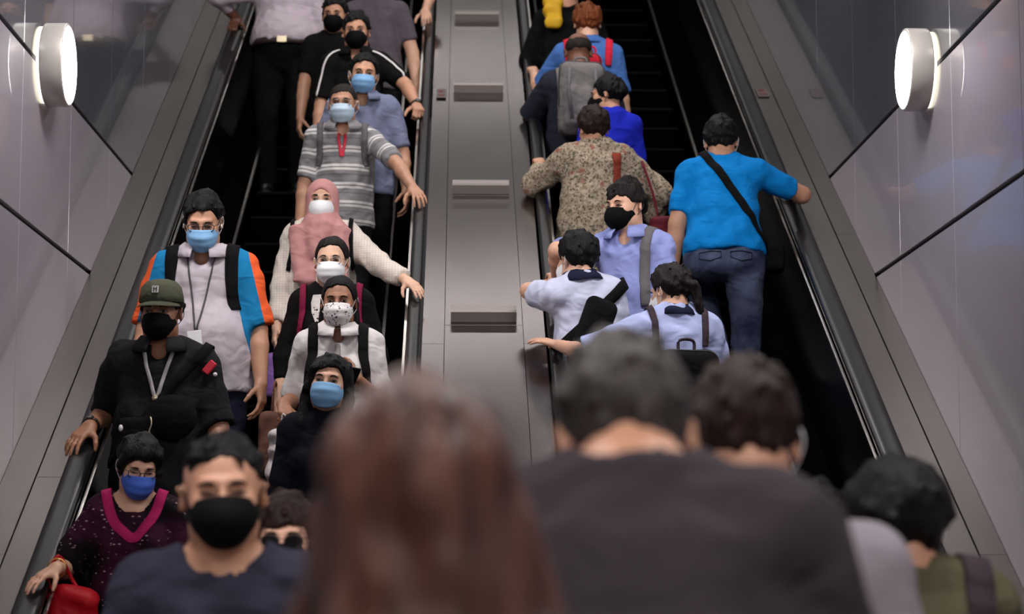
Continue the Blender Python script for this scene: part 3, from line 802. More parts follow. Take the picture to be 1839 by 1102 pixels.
mat('mask_blue', srgb(128, 176, 220), .8, var=.06, vscale=20, bump=.1, bscale=300); mat('mask_light', srgb(192, 214, 232), .8, var=.05, vscale=20)
mat('mask_white', srgb(235, 235, 238), .8, var=.03); mat('mask_black', srgb(7, 7, 8), .8, spec=.12); mat('mask_deep', srgb(66, 104, 205), .75, var=.08, vscale=30)
mat('frame_black', srgb(16, 15, 16), .3); mat('frame_metal', srgb(150, 140, 130), .3, metal=.9); mat('watch', srgb(18, 18, 20), .4); mat('watch_face', srgb(90, 90, 95), .2, metal=.5)

# ---------------------------------------------------------------- the place
TN = math.tan(math.radians(30)); YF = 5.3366+1.0/TN            # nose line of the steps: z = TN*(y-YF)
RAIL = 1.00                                            # handrail top above the nose line
def zn(y): return TN*(y-YF)
def path(y0=4.7, y1=23.0):
    Y = [y0, 5.6, 6.6, 6.9, 7.2, 7.5, 7.8]+list(np.arange(8.5, 19.6, 1.0))+[20.0, 20.3, 20.6, y1]
    Zs = [0, 0, 0, .02, .11, zn(7.5), zn(7.8)]+[zn(y) for y in np.arange(8.5, 19.6, 1.0)]+[zn(20.0), zn(20.3)-.03, zn(20.45)-.02, zn(20.45)]
    return np.array(Y), np.array(Zs)
PY, PZ = path()
def zp(y): return np.interp(y, PY, PZ)
def slope_bar(prof, y0, y1, step=1.0):
    """closed (x, dz) profile run along the escalator path between y0 and y1"""
    ys = sorted(set([y0, y1]+[float(y) for y in PY if y0 < y < y1]))
    m = len(prof); V = [(x, y, zp(y)+dz) for y in ys for x, dz in prof]
    Fc = [(i*m+q, i*m+(q+1) % m, (i+1)*m+(q+1) % m, (i+1)*m+q) for i in range(len(ys)-1) for q in range(m)]
    Fc += [tuple(range(m))[::-1], tuple((len(ys)-1)*m+q for q in range(m))]
    return np.array(V), Fc
def rectp(x0, x1, z0, z1): return [(x0, z0), (x1, z0), (x1, z1), (x0, z1)]
STEEL = mat('brushed_steel', srgb(122, 115, 114), .22, metal=1.0, var=.10, vscale=3.0, stretch=(1, .25, 1), bump=.02, bscale=90)
STEEL_B = mat('cladding_steel', srgb(108, 102, 99), .33, metal=.95, var=.07, vscale=2.0, stretch=(1, .2, 1), bump=.02, bscale=90)
mat('block_steel', srgb(150, 142, 138), .55, metal=.6); RUBBER = mat('handrail_rubber', srgb(10, 10, 12), .32, spec=.32)
BLACKP = mat('balustrade_black', srgb(5, 5, 6), .25, spec=.05)
SKIRT = mat('skirt_black', srgb(5, 5, 6), .6, spec=0.0)
TRIM = mat('trim_steel', srgb(205, 200, 195), .22, metal=1.0)
STEPM = mat('step_black', srgb(4, 4, 5), .6, spec=0.0, bump=.3, bscale=40, stretch=(6, .2, .2))
STEPE = mat('step_edge', srgb(11, 11, 13), .5, spec=.06)
XWL, XWR = -1.83, 2.07
def wall_panel_mat(name, c, rough, coat):
    return mat(name, srgb(*c), rough, var=.02, vscale=1.2, bump=.012, bscale=1.6, coat=coat, spec=.5)
WALL_A = wall_panel_mat('panel_light', (150, 143, 152), .28, .35)
WALL_B = wall_panel_mat('panel_grey', (90, 91, 98), .16, .6)
GAP = mat('joint_dark', srgb(26, 25, 28), .8)

def wall(side, X, sx):
    root = empty('wall_'+side, (X, 0, 0)); tag(root, kind='structure')
    V, Fc = box((min(sx*.02, sx*.15), -6.5, -.2), (max(sx*.02, sx*.15), 26.1, 12)); mk('backing', V, Fc, GAP, root, smooth=False)
    seams = [-5.54+1.1*i for i in range(-1, 29)]      # seam at y = 8.76 and every 1.1 m
    rows = [(0.0, 2.905, WALL_A), (2.928, 3.632, WALL_A), (3.655, 11.8, WALL_B)]
    cache = {}
    for r_, (z0, z1, m) in enumerate(rows):
        for a in seams:
            key = r_
            if key not in cache:
                V, Fc = box((min(0, sx*.02), .003, z0), (max(0, sx*.02), 1.097, z1), .002); cache[key] = mesh_data('panel', V, Fc, False); cache[key].materials.append(m)
            o = bpy.data.objects.new('panel', cache[key]); COL.objects.link(o); o.parent = root; o.location = (0, a, 0)
    return root
wall('left', XWL, -1); wall('right', XWR, 1)
def strip(xa, xb, seg, off=0.0, dz=-.045, y0=4.6, y1=22.9, m=STEEL_B, th=.03, parent=None, name='cladding_panel'):
    y = y0+off
    lims = [y0]
    while y < y1:
        if y > y0+.2: lims.append(y)
        y += seg
    lims.append(y1)
    for a, b in zip(lims[:-1], lims[1:]):
        V, Fc = slope_bar(rectp(xa, xb, RAIL+dz-th, RAIL+dz), a+.0015, b-.0015); mk(name, V, Fc, m, parent, smooth=False)
def cladding(side, xa, xs, xb):
    root = empty('trim_'+side, (0, 0, 0)); tag(root, kind='structure')
    strip(min(xa, xs)+.002, max(xa, xs)-.002, 2.9, .55, dz=-.045, parent=root)
    strip(min(xs, xb)+.002, max(xs, xb)-.002, 2.9, 1.1, dz=-.052, parent=root)
    V, Fc = slope_bar(rectp(min(xa, xb)+.003, max(xa, xb)-.003, -.6, RAIL-.085), 4.6, 22.9); mk('side_casing', V, Fc, GAP, root, smooth=False)
cladding('left', XWL, -1.70, -1.595); cladding('right', XWR, 1.965, 1.84)

def escalator(label, xl, sl, sr, xr, outer_l, outer_r):
    """xl/xr: inner trim of the handrails, sl/sr: skirts"""
    root = empty('escalator', ((sl+sr)/2, YF, 0)); tag(root, label, 'escalator')
    O = np.array(root.location)
    def part(name, VF, m, smooth=False): return mk(name, VF[0]-O, VF[1], m, root, smooth=smooth)
    for s, xi, xo, sk in ((-1, xl, outer_l, sl), (1, xr, outer_r, sr)):
        lo, hi = min(xi, xo), max(xi, xo); wd = hi-lo; c = (lo+hi)/2; hw_ = wd/2-.004
        prof = []
        for t in np.linspace(0, 2*math.pi, 20, endpoint=False):
            cx, cz = math.cos(t), math.sin(t); q = (abs(cx)**3.2+abs(cz)**3.2)**(-1/3.2); prof.append((c+hw_*cx*q, RAIL-.026+.026*cz*q))
        part('handrail', slope_bar(prof, 4.6, 22.95), RUBBER, True)
        part('handrail_trim', slope_bar(rectp(min(xi, xi-s*.012), max(xi, xi-s*.012), RAIL-.062, RAIL-.048), 4.75, 22.9), TRIM)
        part('handrail_guide', slope_bar(rectp(lo+.016, hi-.016, RAIL-.075, RAIL-.045), 4.7, 22.9), SKIRT)
        # inner panels, each about 1.25 m long
        y = 4.8; xin = xi+s*.004
        while y < 22.7:
            b = min(y+1.25, 22.8); part('balustrade_panel', slope_bar(rectp(min(xin, xin+s*.02), max(xin, xin+s*.02), RAIL-.735, RAIL-.078), y+.002, b-.002), BLACKP); y = b
        # inner deck ledge, skirt trim and skirt
        zs = RAIL-.73
        prof = [(xin, zs), (xin, zs-.03), (sk, zs-.055), (sk, zs-.01)]
        part('inner_deck', slope_bar(prof, 4.8, 22.8), SKIRT)
        part('skirt_trim', slope_bar(rectp(min(sk, sk-s*.016), max(sk, sk-s*.016), zs-.03, zs-.004), 5.6, 22.7), TRIM)
        part('skirt', slope_bar(rectp(min(sk, sk+s*.015), max(sk, sk+s*.015), -.35, zs-.03), 5.6, 22.7), SKIRT)
    x0, x1 = sl+.006, sr-.006
    # steps
    rise = .4*TN
    V, Fc = box((x0, .012, -.03), (x1, .395, 0), 0)
    n = 7; cur = [(0.0-.01+.02*(1-math.cos(t*math.pi/2)), -rise*t-.012) for t in np.linspace(0, 1, n)]
    RV = [(x, yy+.012, zz) for yy, zz in cur for x in (x0, x1)]; RF = [(2*i, 2*i+1, 2*i+3, 2*i+2) for i in range(n-1)]
    EV, EF = box((x0, .0, -.014), (x1, .03, .001), 0)
    V2, F2 = join((V, Fc), (RV, RF), (EV, EF)); V2 = V2-np.array([O[0], 0, 0])
    mi = [0]*(len(Fc)+len(RF))+[1]*len(EF)
    me = mesh_data('step', V2, F2, False, None, mi); me.materials.append(STEPM); me.materials.append(STEPE)
    for k in range(0, 33):
        o = bpy.data.objects.new('step', me); COL.objects.link(o); o.parent = root; o.location = (0, .4*k, k*rise)
    for a, b, z in ((4.2, YF-.02, 0.0), (YF+.4*33+.01, 22.9, 33*rise)):
        V, Fc = box((x0, a, z-.04), (x1, b, z+.004)); part('landing_plate', (V, Fc), STEEL_B)
    return root
escalator('black escalator on the descending side with people facing down', -1.482, -1.345, -.402, -.251, -1.592, -.183)
escalator('black escalator on the ascending side with people seen from behind', .475, .603, 1.573, 1.723, .402, 1.836)
# steel deck between the two escalators
deck = empty('center_deck', (.11, YF, 0)); tag(deck, 'brushed steel deck with raised stop blocks between the two escalators', 'deck')
O = np.array(deck.location)
def dpart(name, VF, m): return mk(name, VF[0]-O, VF[1], m, deck, smooth=False)
for a, b in ((-.176, -.075), (.295, .395)): 
    for y0_, y1_ in ((4.7, 9.75), (9.75, 14.3), (14.3, 22.9)): dpart('edge_panel', slope_bar(rectp(a, b, RAIL-.09, RAIL-.055), y0_+.002, y1_-.002), STEEL)
for y0_, y1_ in ((4.7, 7.6), (7.6, 9.92), (9.92, 11.45), (11.45, 13.05), (13.05, 14.5), (14.5, 22.9)): dpart('center_panel', slope_bar(rectp(-.072, .292, RAIL-.09, RAIL-.047), y0_+.003, y1_-.003), STEEL)
dpart('casing', slope_bar(rectp(-.17, .39, -.6, RAIL-.095), 4.7, 22.8), GAP)
for yb in (9.98, 11.50, 13.10, 14.55):
    n = 6; V = []; nx_, ny_ = np.array([math.cos(math.pi/6), math.sin(math.pi/6)]), np.array([-math.sin(math.pi/6), math.cos(math.pi/6)])   # along / off the slope
    for x in (-.045, .265):
        for al, of in ((-.03, -.02), (-.03, .050), (-.022, .058), (.035, .058), (.042, .050), (.042, -.02)):
            q = nx_*al+ny_*of; V.append((x, yb+q[0], zp(yb)+RAIL-.047+q[1]))
    Fc = [(i, (i+1) % n, n+(i+1) % n, n+i) for i in range(n)]+[tuple(range(n))[::-1], tuple(range(n, 2*n))]
    dpart('stop_block', (np.array(V), Fc), MATS['block_steel'])

# floor, ceilings and ends
FLOORM = mat('floor_tile', srgb(120, 114, 110), .35, var=.06, vscale=1.5)
fl = empty('floor'); tag(fl, kind='structure')
V, Fc = box((XWL, -6.4, -.25), (XWR, 4.2, -.02)); mk('slab', V, Fc, GAP, fl, smooth=False)
tl = None
for i in range(-11, 7):
    for j in range(6):
        if tl is None:
            V, Fc = box((.003, .003, -.02), (.647, .597, 0), .002); tl = mesh_data('tile', V, Fc, False); tl.materials.append(FLOORM)
        o = bpy.data.objects.new('tile', tl); COL.objects.link(o); o.parent = fl; o.location = (XWL+.65*j, .6*i, 0)
V, Fc = box((XWL, 22.9, zp(22.9)-.3), (XWR, 26, zp(22.9))); f2 = mk('floor_upper', V, Fc, FLOORM, None, smooth=False); tag(f2, kind='structure')
CEILM = mat('ceiling_grey', srgb(120, 116, 118), .6)
V = [(XWL, -6.5, 3.75), (XWR, -6.5, 3.75), (XWR, 6.9, 3.75), (XWL, 6.9, 3.75), (XWL, 19.5, 3.75+TN*12.6), (XWR, 19.5, 3.75+TN*12.6), (XWL, 26, 3.75+TN*12.6), (XWR, 26, 3.75+TN*12.6)]
Fc = [(0, 1, 2, 3), (3, 2, 5, 4), (4, 5, 7, 6)]
c = mk('ceiling', V, Fc, CEILM, None, smooth=False); md = c.modifiers.new('t', 'SOLIDIFY'); md.thickness = .08; md.offset = 1; tag(c, kind='structure')
V, Fc = box((XWL, -6.6, -.2), (XWR, -6.5, 3.9)); b = mk('wall_back', V, Fc, WALL_A, None, smooth=False); tag(b, kind='structure')
V, Fc = box((XWL, 26, 7), (XWR, 26.1, 12)); b = mk('wall_far', V, Fc, WALL_B, None, smooth=False); tag(b, kind='structure')
LP = mat('light_diffuser', (1.0, .955, .94), .5, emit=CONCOURSE_LIGHT); LPS = mat('light_diffuser_soffit', (1.0, .955, .94), .5, emit=SOFFIT_LIGHT)
LPT = mat('light_diffuser_slot', (1.0, .955, .94), .5, emit=SLOT_LIGHT); FR = mat('light_frame', srgb(190, 188, 186), .4)
def ceiling_light(x, y, label, m, wx=.95, wy=.32, slope=False):
    z = 3.75+(TN*(y-6.9) if slope else 0)
    root = empty('ceiling_light', (x, y, z-.004)); tag(root, label, 'ceiling light', 'ceiling light panels out of view')
    if slope: root.rotation_euler = (math.radians(30), 0, 0)
    mk('diffuser', [(-wx/2, -wy/2, -.03), (-wx/2, wy/2, -.03), (wx/2, wy/2, -.03), (wx/2, -wy/2, -.03)], [(0, 1, 2, 3)], m, root, smooth=False)
    parts = [box((-wx/2-.02, -wy/2-.02, -.036), (wx/2+.02, -wy/2, 0)), box((-wx/2-.02, wy/2, -.036), (wx/2+.02, wy/2+.02, 0)), box((-wx/2-.02, -wy/2, -.036), (-wx/2, wy/2, 0)), box((wx/2, -wy/2, -.036), (wx/2+.02, wy/2, 0))]
    V, Fc = join(*parts); mk('frame', V, Fc, FR, root, smooth=False)
for y, n_ in ((-4.5, 'fourth'), (-1.5, 'third'), (1.5, 'second'), (4.3, 'first')):
    for x, sd_ in ((-.9, 'descending'), (1.15, 'ascending')): ceiling_light(x, y, 'white ceiling light panel over the hall, %s row from the escalators, %s side' % (n_, sd_), LP)
for y, n_ in ((8.2, 'lowest'), (11.0, 'second')):
    for x, sd_ in ((-.9, 'descending'), (1.15, 'ascending')): ceiling_light(x, y, 'white light panel in the sloping soffit, %s row, %s side' % (n_, sd_), LPS, .7, .3, True)
for y, n_ in ((13.6, 'middle'), (19.0, 'top')): ceiling_light(.12, y, 'long white light slot across the sloping soffit, near its %s' % n_, LPT, 3.3, .36, True)
# small notices on the steel
SIGN = mat('notice_plate', srgb(92, 84, 82), .5); SIGNT = mat('notice_print', srgb(92, 30, 30), .6)
for x, y, wx in ((1.90, 13.1, .07), (-.122, 13.05, .06)):
    q = zp(y)+RAIL-.044; sg_ = empty('notice_sign', (x, y, q)); tag(sg_, 'small notice with dark red print on the %s' % ('steel cladding by the ascending handrail' if x > 1 else 'steel deck edge between escalators'), 'sign')
    sg_.rotation_euler = (math.radians(30), 0, 0)
    V, Fc = box((-wx/2, -.09, -.002), (wx/2, .09, .002), .001); mk('plate', V, Fc, SIGN, sg_, smooth=False)
    for lo_, hi_ in (((-wx*.35, .01, .002), (wx*.2, .06, .003)), ((-wx*.35, -.06, .002), (wx*.35, -.03, .003))):
        V, Fc = box(lo_, hi_); mk('print_line', V, Fc, SIGNT, sg_, smooth=False)
# round wall lamps
LAMPM = mat('lamp_glow', (1.0, .98, .95), .5, emit=WALL_LIGHT); RING = mat('lamp_back_glow', (1.0, .93, .72), .5, emit=2.2); RING.cycles.emission_sampling = 'NONE'; DRUM = mat('lamp_drum', srgb(196, 190, 184), .38, metal=.3)
def wall_lamp(X, s, label):
    root = empty('wall_lamp', (X, 9.17, 3.655)); tag(root, label, 'wall lamp', 'round wall lamps')
    def pt(name, prof, m, n=48):
        V, Fc = lathe(prof, n, 'x'); V = V*np.array([s, 1, 1]); mk(name, V, Fc, m, root)
    pt('back_glow_ring', [(.150, .0), (.168, .002), (.168, .012), (.150, .014)], RING)  # emissive ring stands in for the lamp's glow in the wall gap
    pt('drum', [(.10, .014), (.181, .016), (.183, .020), (.183, .108), (.181, .112), (.172, .113)], DRUM)
    pt('diffuser', [(.172, .110), (.166, .117), (.10, .121), (.0005, .122)], LAMPM, 40)
wall_lamp(XWL, 1, 'glowing round drum lamp on the panelled wall beside the descending escalator'); wall_lamp(XWR, -1, 'glowing round drum lamp on the panelled wall beside the ascending escalator')

# ---------------------------------------------------------------- fabrics with a pattern
def pat_stripe(nt, co, b):
    s = attr_n(nt, 'sv'); fr = math_n(nt, 'FRACT', math_n(nt, 'DIVIDE', s, .104))
    return ramp(nt, fr, [(0, srgb(216, 212, 210)), (.13, srgb(128, 126, 130)), (.20, srgb(216, 212, 210)), (.34, srgb(140, 137, 140)), (.72, srgb(120, 118, 122)), (.80, srgb(138, 135, 138))], 'CONSTANT')
cloth('polo_stripe', (150, 150, 150), .06, pattern=pat_stripe)
def pat_raglan(nt, co, b):
    g = math_n(nt, 'GREATER_THAN', attr_n(nt, 'sleeve'), 0); o = math_n(nt, 'GREATER_THAN', attr_n(nt, 'outer'), 0)
    c1 = mixc(nt, o, srgb(28, 120, 172), srgb(236, 98, 52)); return mixc(nt, g, srgb(186, 176, 184), c1)
cloth('raglan', (180, 175, 180), .06, pattern=pat_raglan)
def pat_batik(nt, co, b):
    nv = nd(nt, 'ShaderNodeTexNoise'); nv.inputs['Scale'].default_value = 30; nt.links.new(co, nv.inputs['Vector'])
    vm = nd(nt, 'ShaderNodeVectorMath', operation='SCALE'); nt.links.new(nv.outputs['Color'], vm.inputs[0]); vm.inputs['Scale'].default_value = .035
    va = nd(nt, 'ShaderNodeVectorMath', operation='ADD'); nt.links.new(co, va.inputs[0]); nt.links.new(vm.outputs[0], va.inputs[1]); co = va.outputs[0]
    v1 = tex_voro(nt, co, 62); v2 = tex_voro(nt, co, 17); n = tex_noise(nt, co, 60, 3)
    base = ramp(nt, n, [(.35, srgb(136, 120, 102)), (.6, srgb(178, 164, 144))])
    d1 = ramp(nt, v1, [(.0, (1, 1, 1)), (.30, (1, 1, 1)), (.38, (0, 0, 0))]); c = mixc(nt, d1, base, srgb(96, 82, 70))
    v3 = tex_voro(nt, co, 26, 'F1', 'Distance'); d3 = ramp(nt, v3, [(.0, (1, 1, 1)), (.16, (1, 1, 1)), (.24, (0, 0, 0))]); c = mixc(nt, d3, c, srgb(92, 98, 78))
    d2 = ramp(nt, v2, [(.0, (1, 1, 1)), (.20, (.7, .7, .7)), (.32, (0, 0, 0))])
    cl = tex_voro(nt, co, 17, 'F1', 'Color'); sp = nd(nt, 'ShaderNodeSeparateColor'); nt.links.new(cl, sp.inputs[0])
    k = math_n(nt, 'MULTIPLY', d2, math_n(nt, 'GREATER_THAN', sp.outputs[0], .62)); return mixc(nt, k, c, srgb(150, 92, 80))
cloth('batik', (170, 150, 125), .06, pattern=pat_batik)
def pat_dark_floral(nt, co, b):
    mp = nd(nt, 'ShaderNodeMapping'); mp.inputs['Scale'].default_value = (1, 1, 2.2); mp.inputs['Rotation'].default_value = (.3, .5, 0); nt.links.new(co, mp.inputs['Vector'])
    v = tex_voro(nt, mp.outputs[0], 38); n = tex_noise(nt, co, 8, 2)
    k = math_n(nt, 'MULTIPLY', ramp(nt, v, [(0, (1, 1, 1)), (.16, (1, 1, 1)), (.24, (0, 0, 0))]), ramp(nt, n, [(.42, (0, 0, 0)), (.54, (1, 1, 1))]))
    n2 = tex_noise(nt, co, 5, 1); base = ramp(nt, n2, [(.5, srgb(16, 12, 18)), (.62, srgb(52, 18, 38))])
    return mixc(nt, k, base, srgb(186, 150, 160))
cloth('dark_floral', (30, 20, 30), .1, pattern=pat_dark_floral)
def pat_mask_floral(nt, co, b):
    v = tex_voro(nt, co, 85); n = tex_noise(nt, co, 40, 2)
    k = math_n(nt, 'MULTIPLY', ramp(nt, v, [(0, (1, 1, 1)), (.30, (1, 1, 1)), (.42, (0, 0, 0))]), ramp(nt, n, [(.42, (0, 0, 0)), (.50, (1, 1, 1))]))
    return mixc(nt, k, srgb(226, 222, 222), srgb(70, 66, 76))
mat('mask_floral', srgb(226, 222, 222), .85, pattern=pat_mask_floral)
def pat_dots(nt, co, b):
    v = tex_voro(nt, co, 45); return mixc(nt, ramp(nt, v, [(0, (1, 1, 1)), (.2, (1, 1, 1)), (.28, (0, 0, 0))]), srgb(200, 192, 190), srgb(52, 44, 48))
cloth('blouse_print', (200, 192, 190), .05, pattern=pat_dots)
def pat_knit(nt, co, b):
    w1 = nd(nt, 'ShaderNodeTexWave', bands_direction='Z'); w1.inputs['Scale'].default_value = 26; w1.inputs['Distortion'].default_value = 1.2
    w2 = nd(nt, 'ShaderNodeTexWave', bands_direction='X'); w2.inputs['Scale'].default_value = 22; w2.inputs['Distortion'].default_value = 1.2
    for x in (w1, w2): nt.links.new(co, x.inputs['Vector'])
    k = math_n(nt, 'MULTIPLY', w1.outputs['Fac'], w2.outputs['Fac']); return ramp(nt, k, [(.0, srgb(208, 197, 186)), (.6, srgb(224, 214, 204))])
cloth('cream_knit', (215, 205, 195), .06, pattern=pat_knit)
def pat_denim(nt, co, b):
    n = tex_noise(nt, co, 7, 4); return ramp(nt, n, [(.35, srgb(40, 47, 72)), (.62, srgb(78, 86, 112))])
cloth('denim', (44, 50, 72), .05, pattern=pat_denim)
cloth('shirt_pinkwhite', (196, 182, 192)); cloth('tee_grey', (92, 84, 92)); cloth('tee_black', (14, 13, 15)); cloth('shirt_bluegrey', (116, 122, 148)); cloth('cardigan_black', (12, 11, 13))
cloth('school_white', (214, 208, 208), .05); cloth('navy_top', (15, 16, 27)); cloth('shirt_black', (28, 28, 31)); cloth('tee_navy', (46, 46, 60)); cloth('polo_blue', (70, 110, 176)); cloth('shirt_darkblue', (38, 40, 52))
cloth('royal_blue', (30, 40, 178)); cloth('tee_azure', (10, 126, 204), .05); cloth('shirt_lilac', (142, 152, 208), .06); cloth('school_pale', (192, 196, 220), .05); cloth('school_blue', (170, 180, 222), .06)
cloth('tee_charcoal', (52, 46, 51), .06); cloth('tee_lightgrey', (142, 135, 142), .05); cloth('olive', (86, 82, 62), .06); cloth('hijab_pink', (196, 142, 140), .08); cloth('cap_olive', (74, 76, 62), .08); cloth('maroon', (118, 28, 58)); cloth('magenta', (168, 34, 92))
cloth('bag_purple', (128, 92, 158), .12, .6); cloth('bag_red', (158, 12, 26), .1, .5); cloth('pack_grey', (112, 108, 108), .12); cloth('pack_black', (15, 14, 16), .1); cloth('pack_red', (205, 40, 62), .08); cloth('plastic_white', (206, 196, 196), .1, .4); cloth('strap_grey', (104, 100, 104)); cloth('strap_brown', (62, 52, 58)); cloth('navy_collar', (28, 32, 54)); cloth('tie_grey', (132, 124, 124)); cloth('bag_brown', (112, 78, 66), .1, .6); cloth('batik_red', (140, 62, 46), .2); cloth('maroon_bag', (96, 26, 40), .1, .6)
mat('badge', srgb(236, 234, 236), .5); mat('lanyard', srgb(170, 166, 166), .7); mat('lanyard_dark', srgb(60, 56, 60), .7); mat('red_piece', srgb(206, 36, 60), .6); mat('white_piece', srgb(228, 224, 222), .6); mat('buckle', srgb(190, 178, 150), .3, metal=.9); mat('belt', srgb(52, 38, 34), .5); mat('phone', srgb(20, 20, 22), .2); mat('yellow_cloth', srgb(226, 176, 30), .7); mat('gold', srgb(200, 150, 90), .3, metal=1.0)

# ---------------------------------------------------------------- where people stand
RISE = .4*TN
def on_step(x, k, dy=0.0): return (x, YF+.4*k+.2+dy, k*RISE)
def rail(x, y, up=.035): return (x, y, TN*(y-5.3366)+up)
DOWN = (0, -.87, -.5); UPN = (0, -.45, .88)
def sv_attr(p, V):
    z = (V-p.P)@p.u; lat = (V-p.P)@p.tr; out = z.copy()
    for sd, sg in (('R', 1), ('L', -1)):
        S_, E_ = p.A[sd][0], p.A[sd][1]; d = unit(E_-S_); t = (V-S_)@d; m = (lat*sg > .15*p.s) & (t > .03) & (np.linalg.norm(V-S_-t[:, None]*d, axis=1) < .10)
        out[m] = (.42-t[m])
    return {'sv': out+5.2}
def raglan_attr(p, V):
    lat = np.abs((V-p.P)@p.tr); z = (V-p.P)@p.u; sl = lat-(.125+.55*np.maximum(0, .40*p.s-z)*.45)*p.s; outer = np.full(len(V), -.1)
    for sd, sg in (('R', 1), ('L', -1)):
        S_, E_ = p.A[sd][0], p.A[sd][1]; d = unit(E_-S_); o = unit(p.tr*sg*.9+p.u*.5-d*np.dot(p.tr*sg*.9+p.u*.5, d)); q = V-S_; q = q-np.outer(q@d, d)
        m = ((V-p.P)@p.tr)*sg > 0; outer[m] = (q@o)[m]-.044
    return {'sleeve': sl, 'outer': outer}
def lanyard(p, zend=.16, m='lanyard', wd=.012, half=.05, name='lanyard'):
    """flat ribbon from both sides of the neck meeting on the chest"""
    pts = []
    for sg in (-1, 1):
        a = p.P+p.u*.47*p.s+p.tr*sg*half*p.s; b = p.P+p.u*zend*p.s+p.tr*sg*.004
        seq = [a*(1-t)+b*t for t in np.linspace(0, 1, 9)]
        P = p.topF.cast(np.array(seq), np.tile(p.tf, (9, 1)), .004); V, Fc = ribbon(P, p.topF, wd, .003); o = mk(name, V, Fc, MATS[m], p.root)
    return p.topF.cast([b], [p.tf], .006)[0]
def plate(p, name, c, wx, hz, m, th=.004, tilt=0.0, parent=None):
    R = np.stack([p.tr, p.tf, p.u], 1)@rot((0, 1, 0), tilt); V, Fc = box((-wx/2, -th/2, -hz/2), (wx/2, th/2, hz/2), min(.0012, th*.3)); return mk(name, c+V@R.T, Fc, MATS[m], parent or p.root, smooth=False)
def neck_ring(p, m, r0=.062, wd=.02, name='neckband', drop=0.0):
    pass
LONG = dict(lo=(-.15, -.19, -.42), hi=(.15, .15, .17))
SHORT = dict(style='short'); ALL = {}

# ================================================================ descending side
p = person('a', 'heavy person in a pale pink shirt and belt, head above the frame', on_step(-1.19, 17), 1.74, 180, w_=1.22, belly=.05, skin='skin_d', hair=dict(SHORT), top=dict(m='shirt_pinkwhite', hem=.05, flare=0, neck='collar', sleeve=1.6, seed=2), bottom='cloth_dark',
  arms=dict(R=dict(kind='to', w=rail(-1.53, 14.25), fy=(-.2, -.8, -.5), fz=UPN, pole=(-1, .2, -.3)), L=dict(ab=14)))
ring = p.botF.cast(np.tile(p.P+p.u*.045*p.s, (24, 1)), np.array([p.tf*math.cos(t)+p.tr*math.sin(t) for t in np.linspace(0, 6.283, 24, endpoint=False)]), .006)
V, Fc = sweep(ring, [(-.02, 0), (-.02, .006), (.02, .006), (.02, 0)], np.array([unit(q-p.P-p.u*.045*p.s) for q in ring]), True); bo = mk('belt', V, Fc, MATS['belt'], p.root)
plate(p, 'buckle', ring[0]+p.tf*.008, .065, .042, 'buckle', .008, parent=bo)
p = person('b', 'person in a plain grey tee at the top, face cut by the frame edge', on_step(-.56, 16), 1.71, 180, skin='skin_a', hair=dict(SHORT), mask='cloth', mask_mat='mask_black', top=dict(m='tee_grey', seed=5, wr=.005),
  arms=dict(L=dict(ab=17), R=dict(ab=8)))
p = person('b', 'person above the frame whose forearm rests on the inner rail', on_step(-.62, 18), 1.70, 180, skin='skin_a', hair=dict(SHORT), top=dict(m='cloth_dark', seed=6), arms=dict(L=dict(kind='to', w=rail(-.25, 14.42, .05), fy=(.1, -.85, -.5), fz=UPN, pole=(1, .1, -.3)), R=dict(ab=8)))
p = person('c', 'person in black with a black mask, behind the striped black polo', on_step(-.80, 15), 1.60, 180, head=(8, -8, 0), skin='skin_b', hair=dict(SHORT, top=.02), mask='cloth', mask_mat='mask_black', top=dict(m='tee_black', seed=7))
p = person('d', 'person in black polo with white sleeve piping, hand gripping the rail', on_step(-.645, 14), 1.625, 180, head=(0, -6, 2), skin='skin_b', w_=1.1, hair=dict(SHORT, top=.022, amp=.005), mask='cloth', mask_mat='mask_black', top=dict(m='tee_black', seed=8, neck='polo', sleeve=.85),
  arms=dict(L=dict(kind='to', w=rail(-.265, 12.56, .05), fy=(.15, -.85, -.45), fz=(.2, -.3, .9), pole=(1, .2, -.1), curl=(55, 70, 40)), R=dict(ab=12)))
wrist_watch(p, 'L')
for sd, sg in (('R', 1), ('L', -1)):
    S_, E_ = p.A[sd][0], p.A[sd][1]; O_ = [p.neckb+(S_-p.neckb)*t-p.u*.03 for t in (.35, .55, .75, .95)]+[S_+(E_-S_)*t for t in (.15, .35, .55, .7, .82)]
    D_ = [p.tf*.5+p.u for _ in range(3)]+[p.tf*.6+p.u*.6+p.tr*sg*.3]+[p.tf*.8+p.tr*sg*.5 for _ in range(5)]
    V, Fc = ribbon(p.topF.cast(np.array(O_), np.array(D_), .002), p.topF, .013, .003); mk('piping', V, Fc, MATS['white_piece'], p.top)
p = person('e', 'person in blue-grey shirt and blue surgical mask with side-parted hair', on_step(-.567, 12), 1.63, 180, head=(-4, -6, -3), skin='skin_b', w_=1.08, hair=dict(style='parted', top=.02, side=.010), mask='surgical', mask_mat='mask_blue', top=dict(m='shirt_bluegrey', seed=11, neck='collar', sleeve=.9, wr=.006), arms=dict(L=dict(ab=16), R=dict(ab=16)))
p = person('f', 'person in grey and white striped polo, hand resting on the rail', on_step(-.656, 11), 1.60, 180, head=(4, -5, 0), skin='skin_b', hair=dict(style='fade', top=.004, side=.003, amp=.001, clump=0), hair_mat='hair_shave', mask='surgical', mask_mat='mask_light', glasses='frame_metal', top=dict(m='polo_stripe', seed=13, neck='polo', sleeve=.88, wr=.006, attr=sv_attr, collar_attr=5.2+.05),
  arms=dict(L=dict(kind='to', w=rail(-.238, 11.24, .055), st=1.18, fy=(.30, -.80, -.48), fz=UPN, pole=(1, .3, .1), curl=(14, 22, 16), spread=9), R=dict(ab=13)))
lanyard(p, .30, 'red_piece', .016, .028)
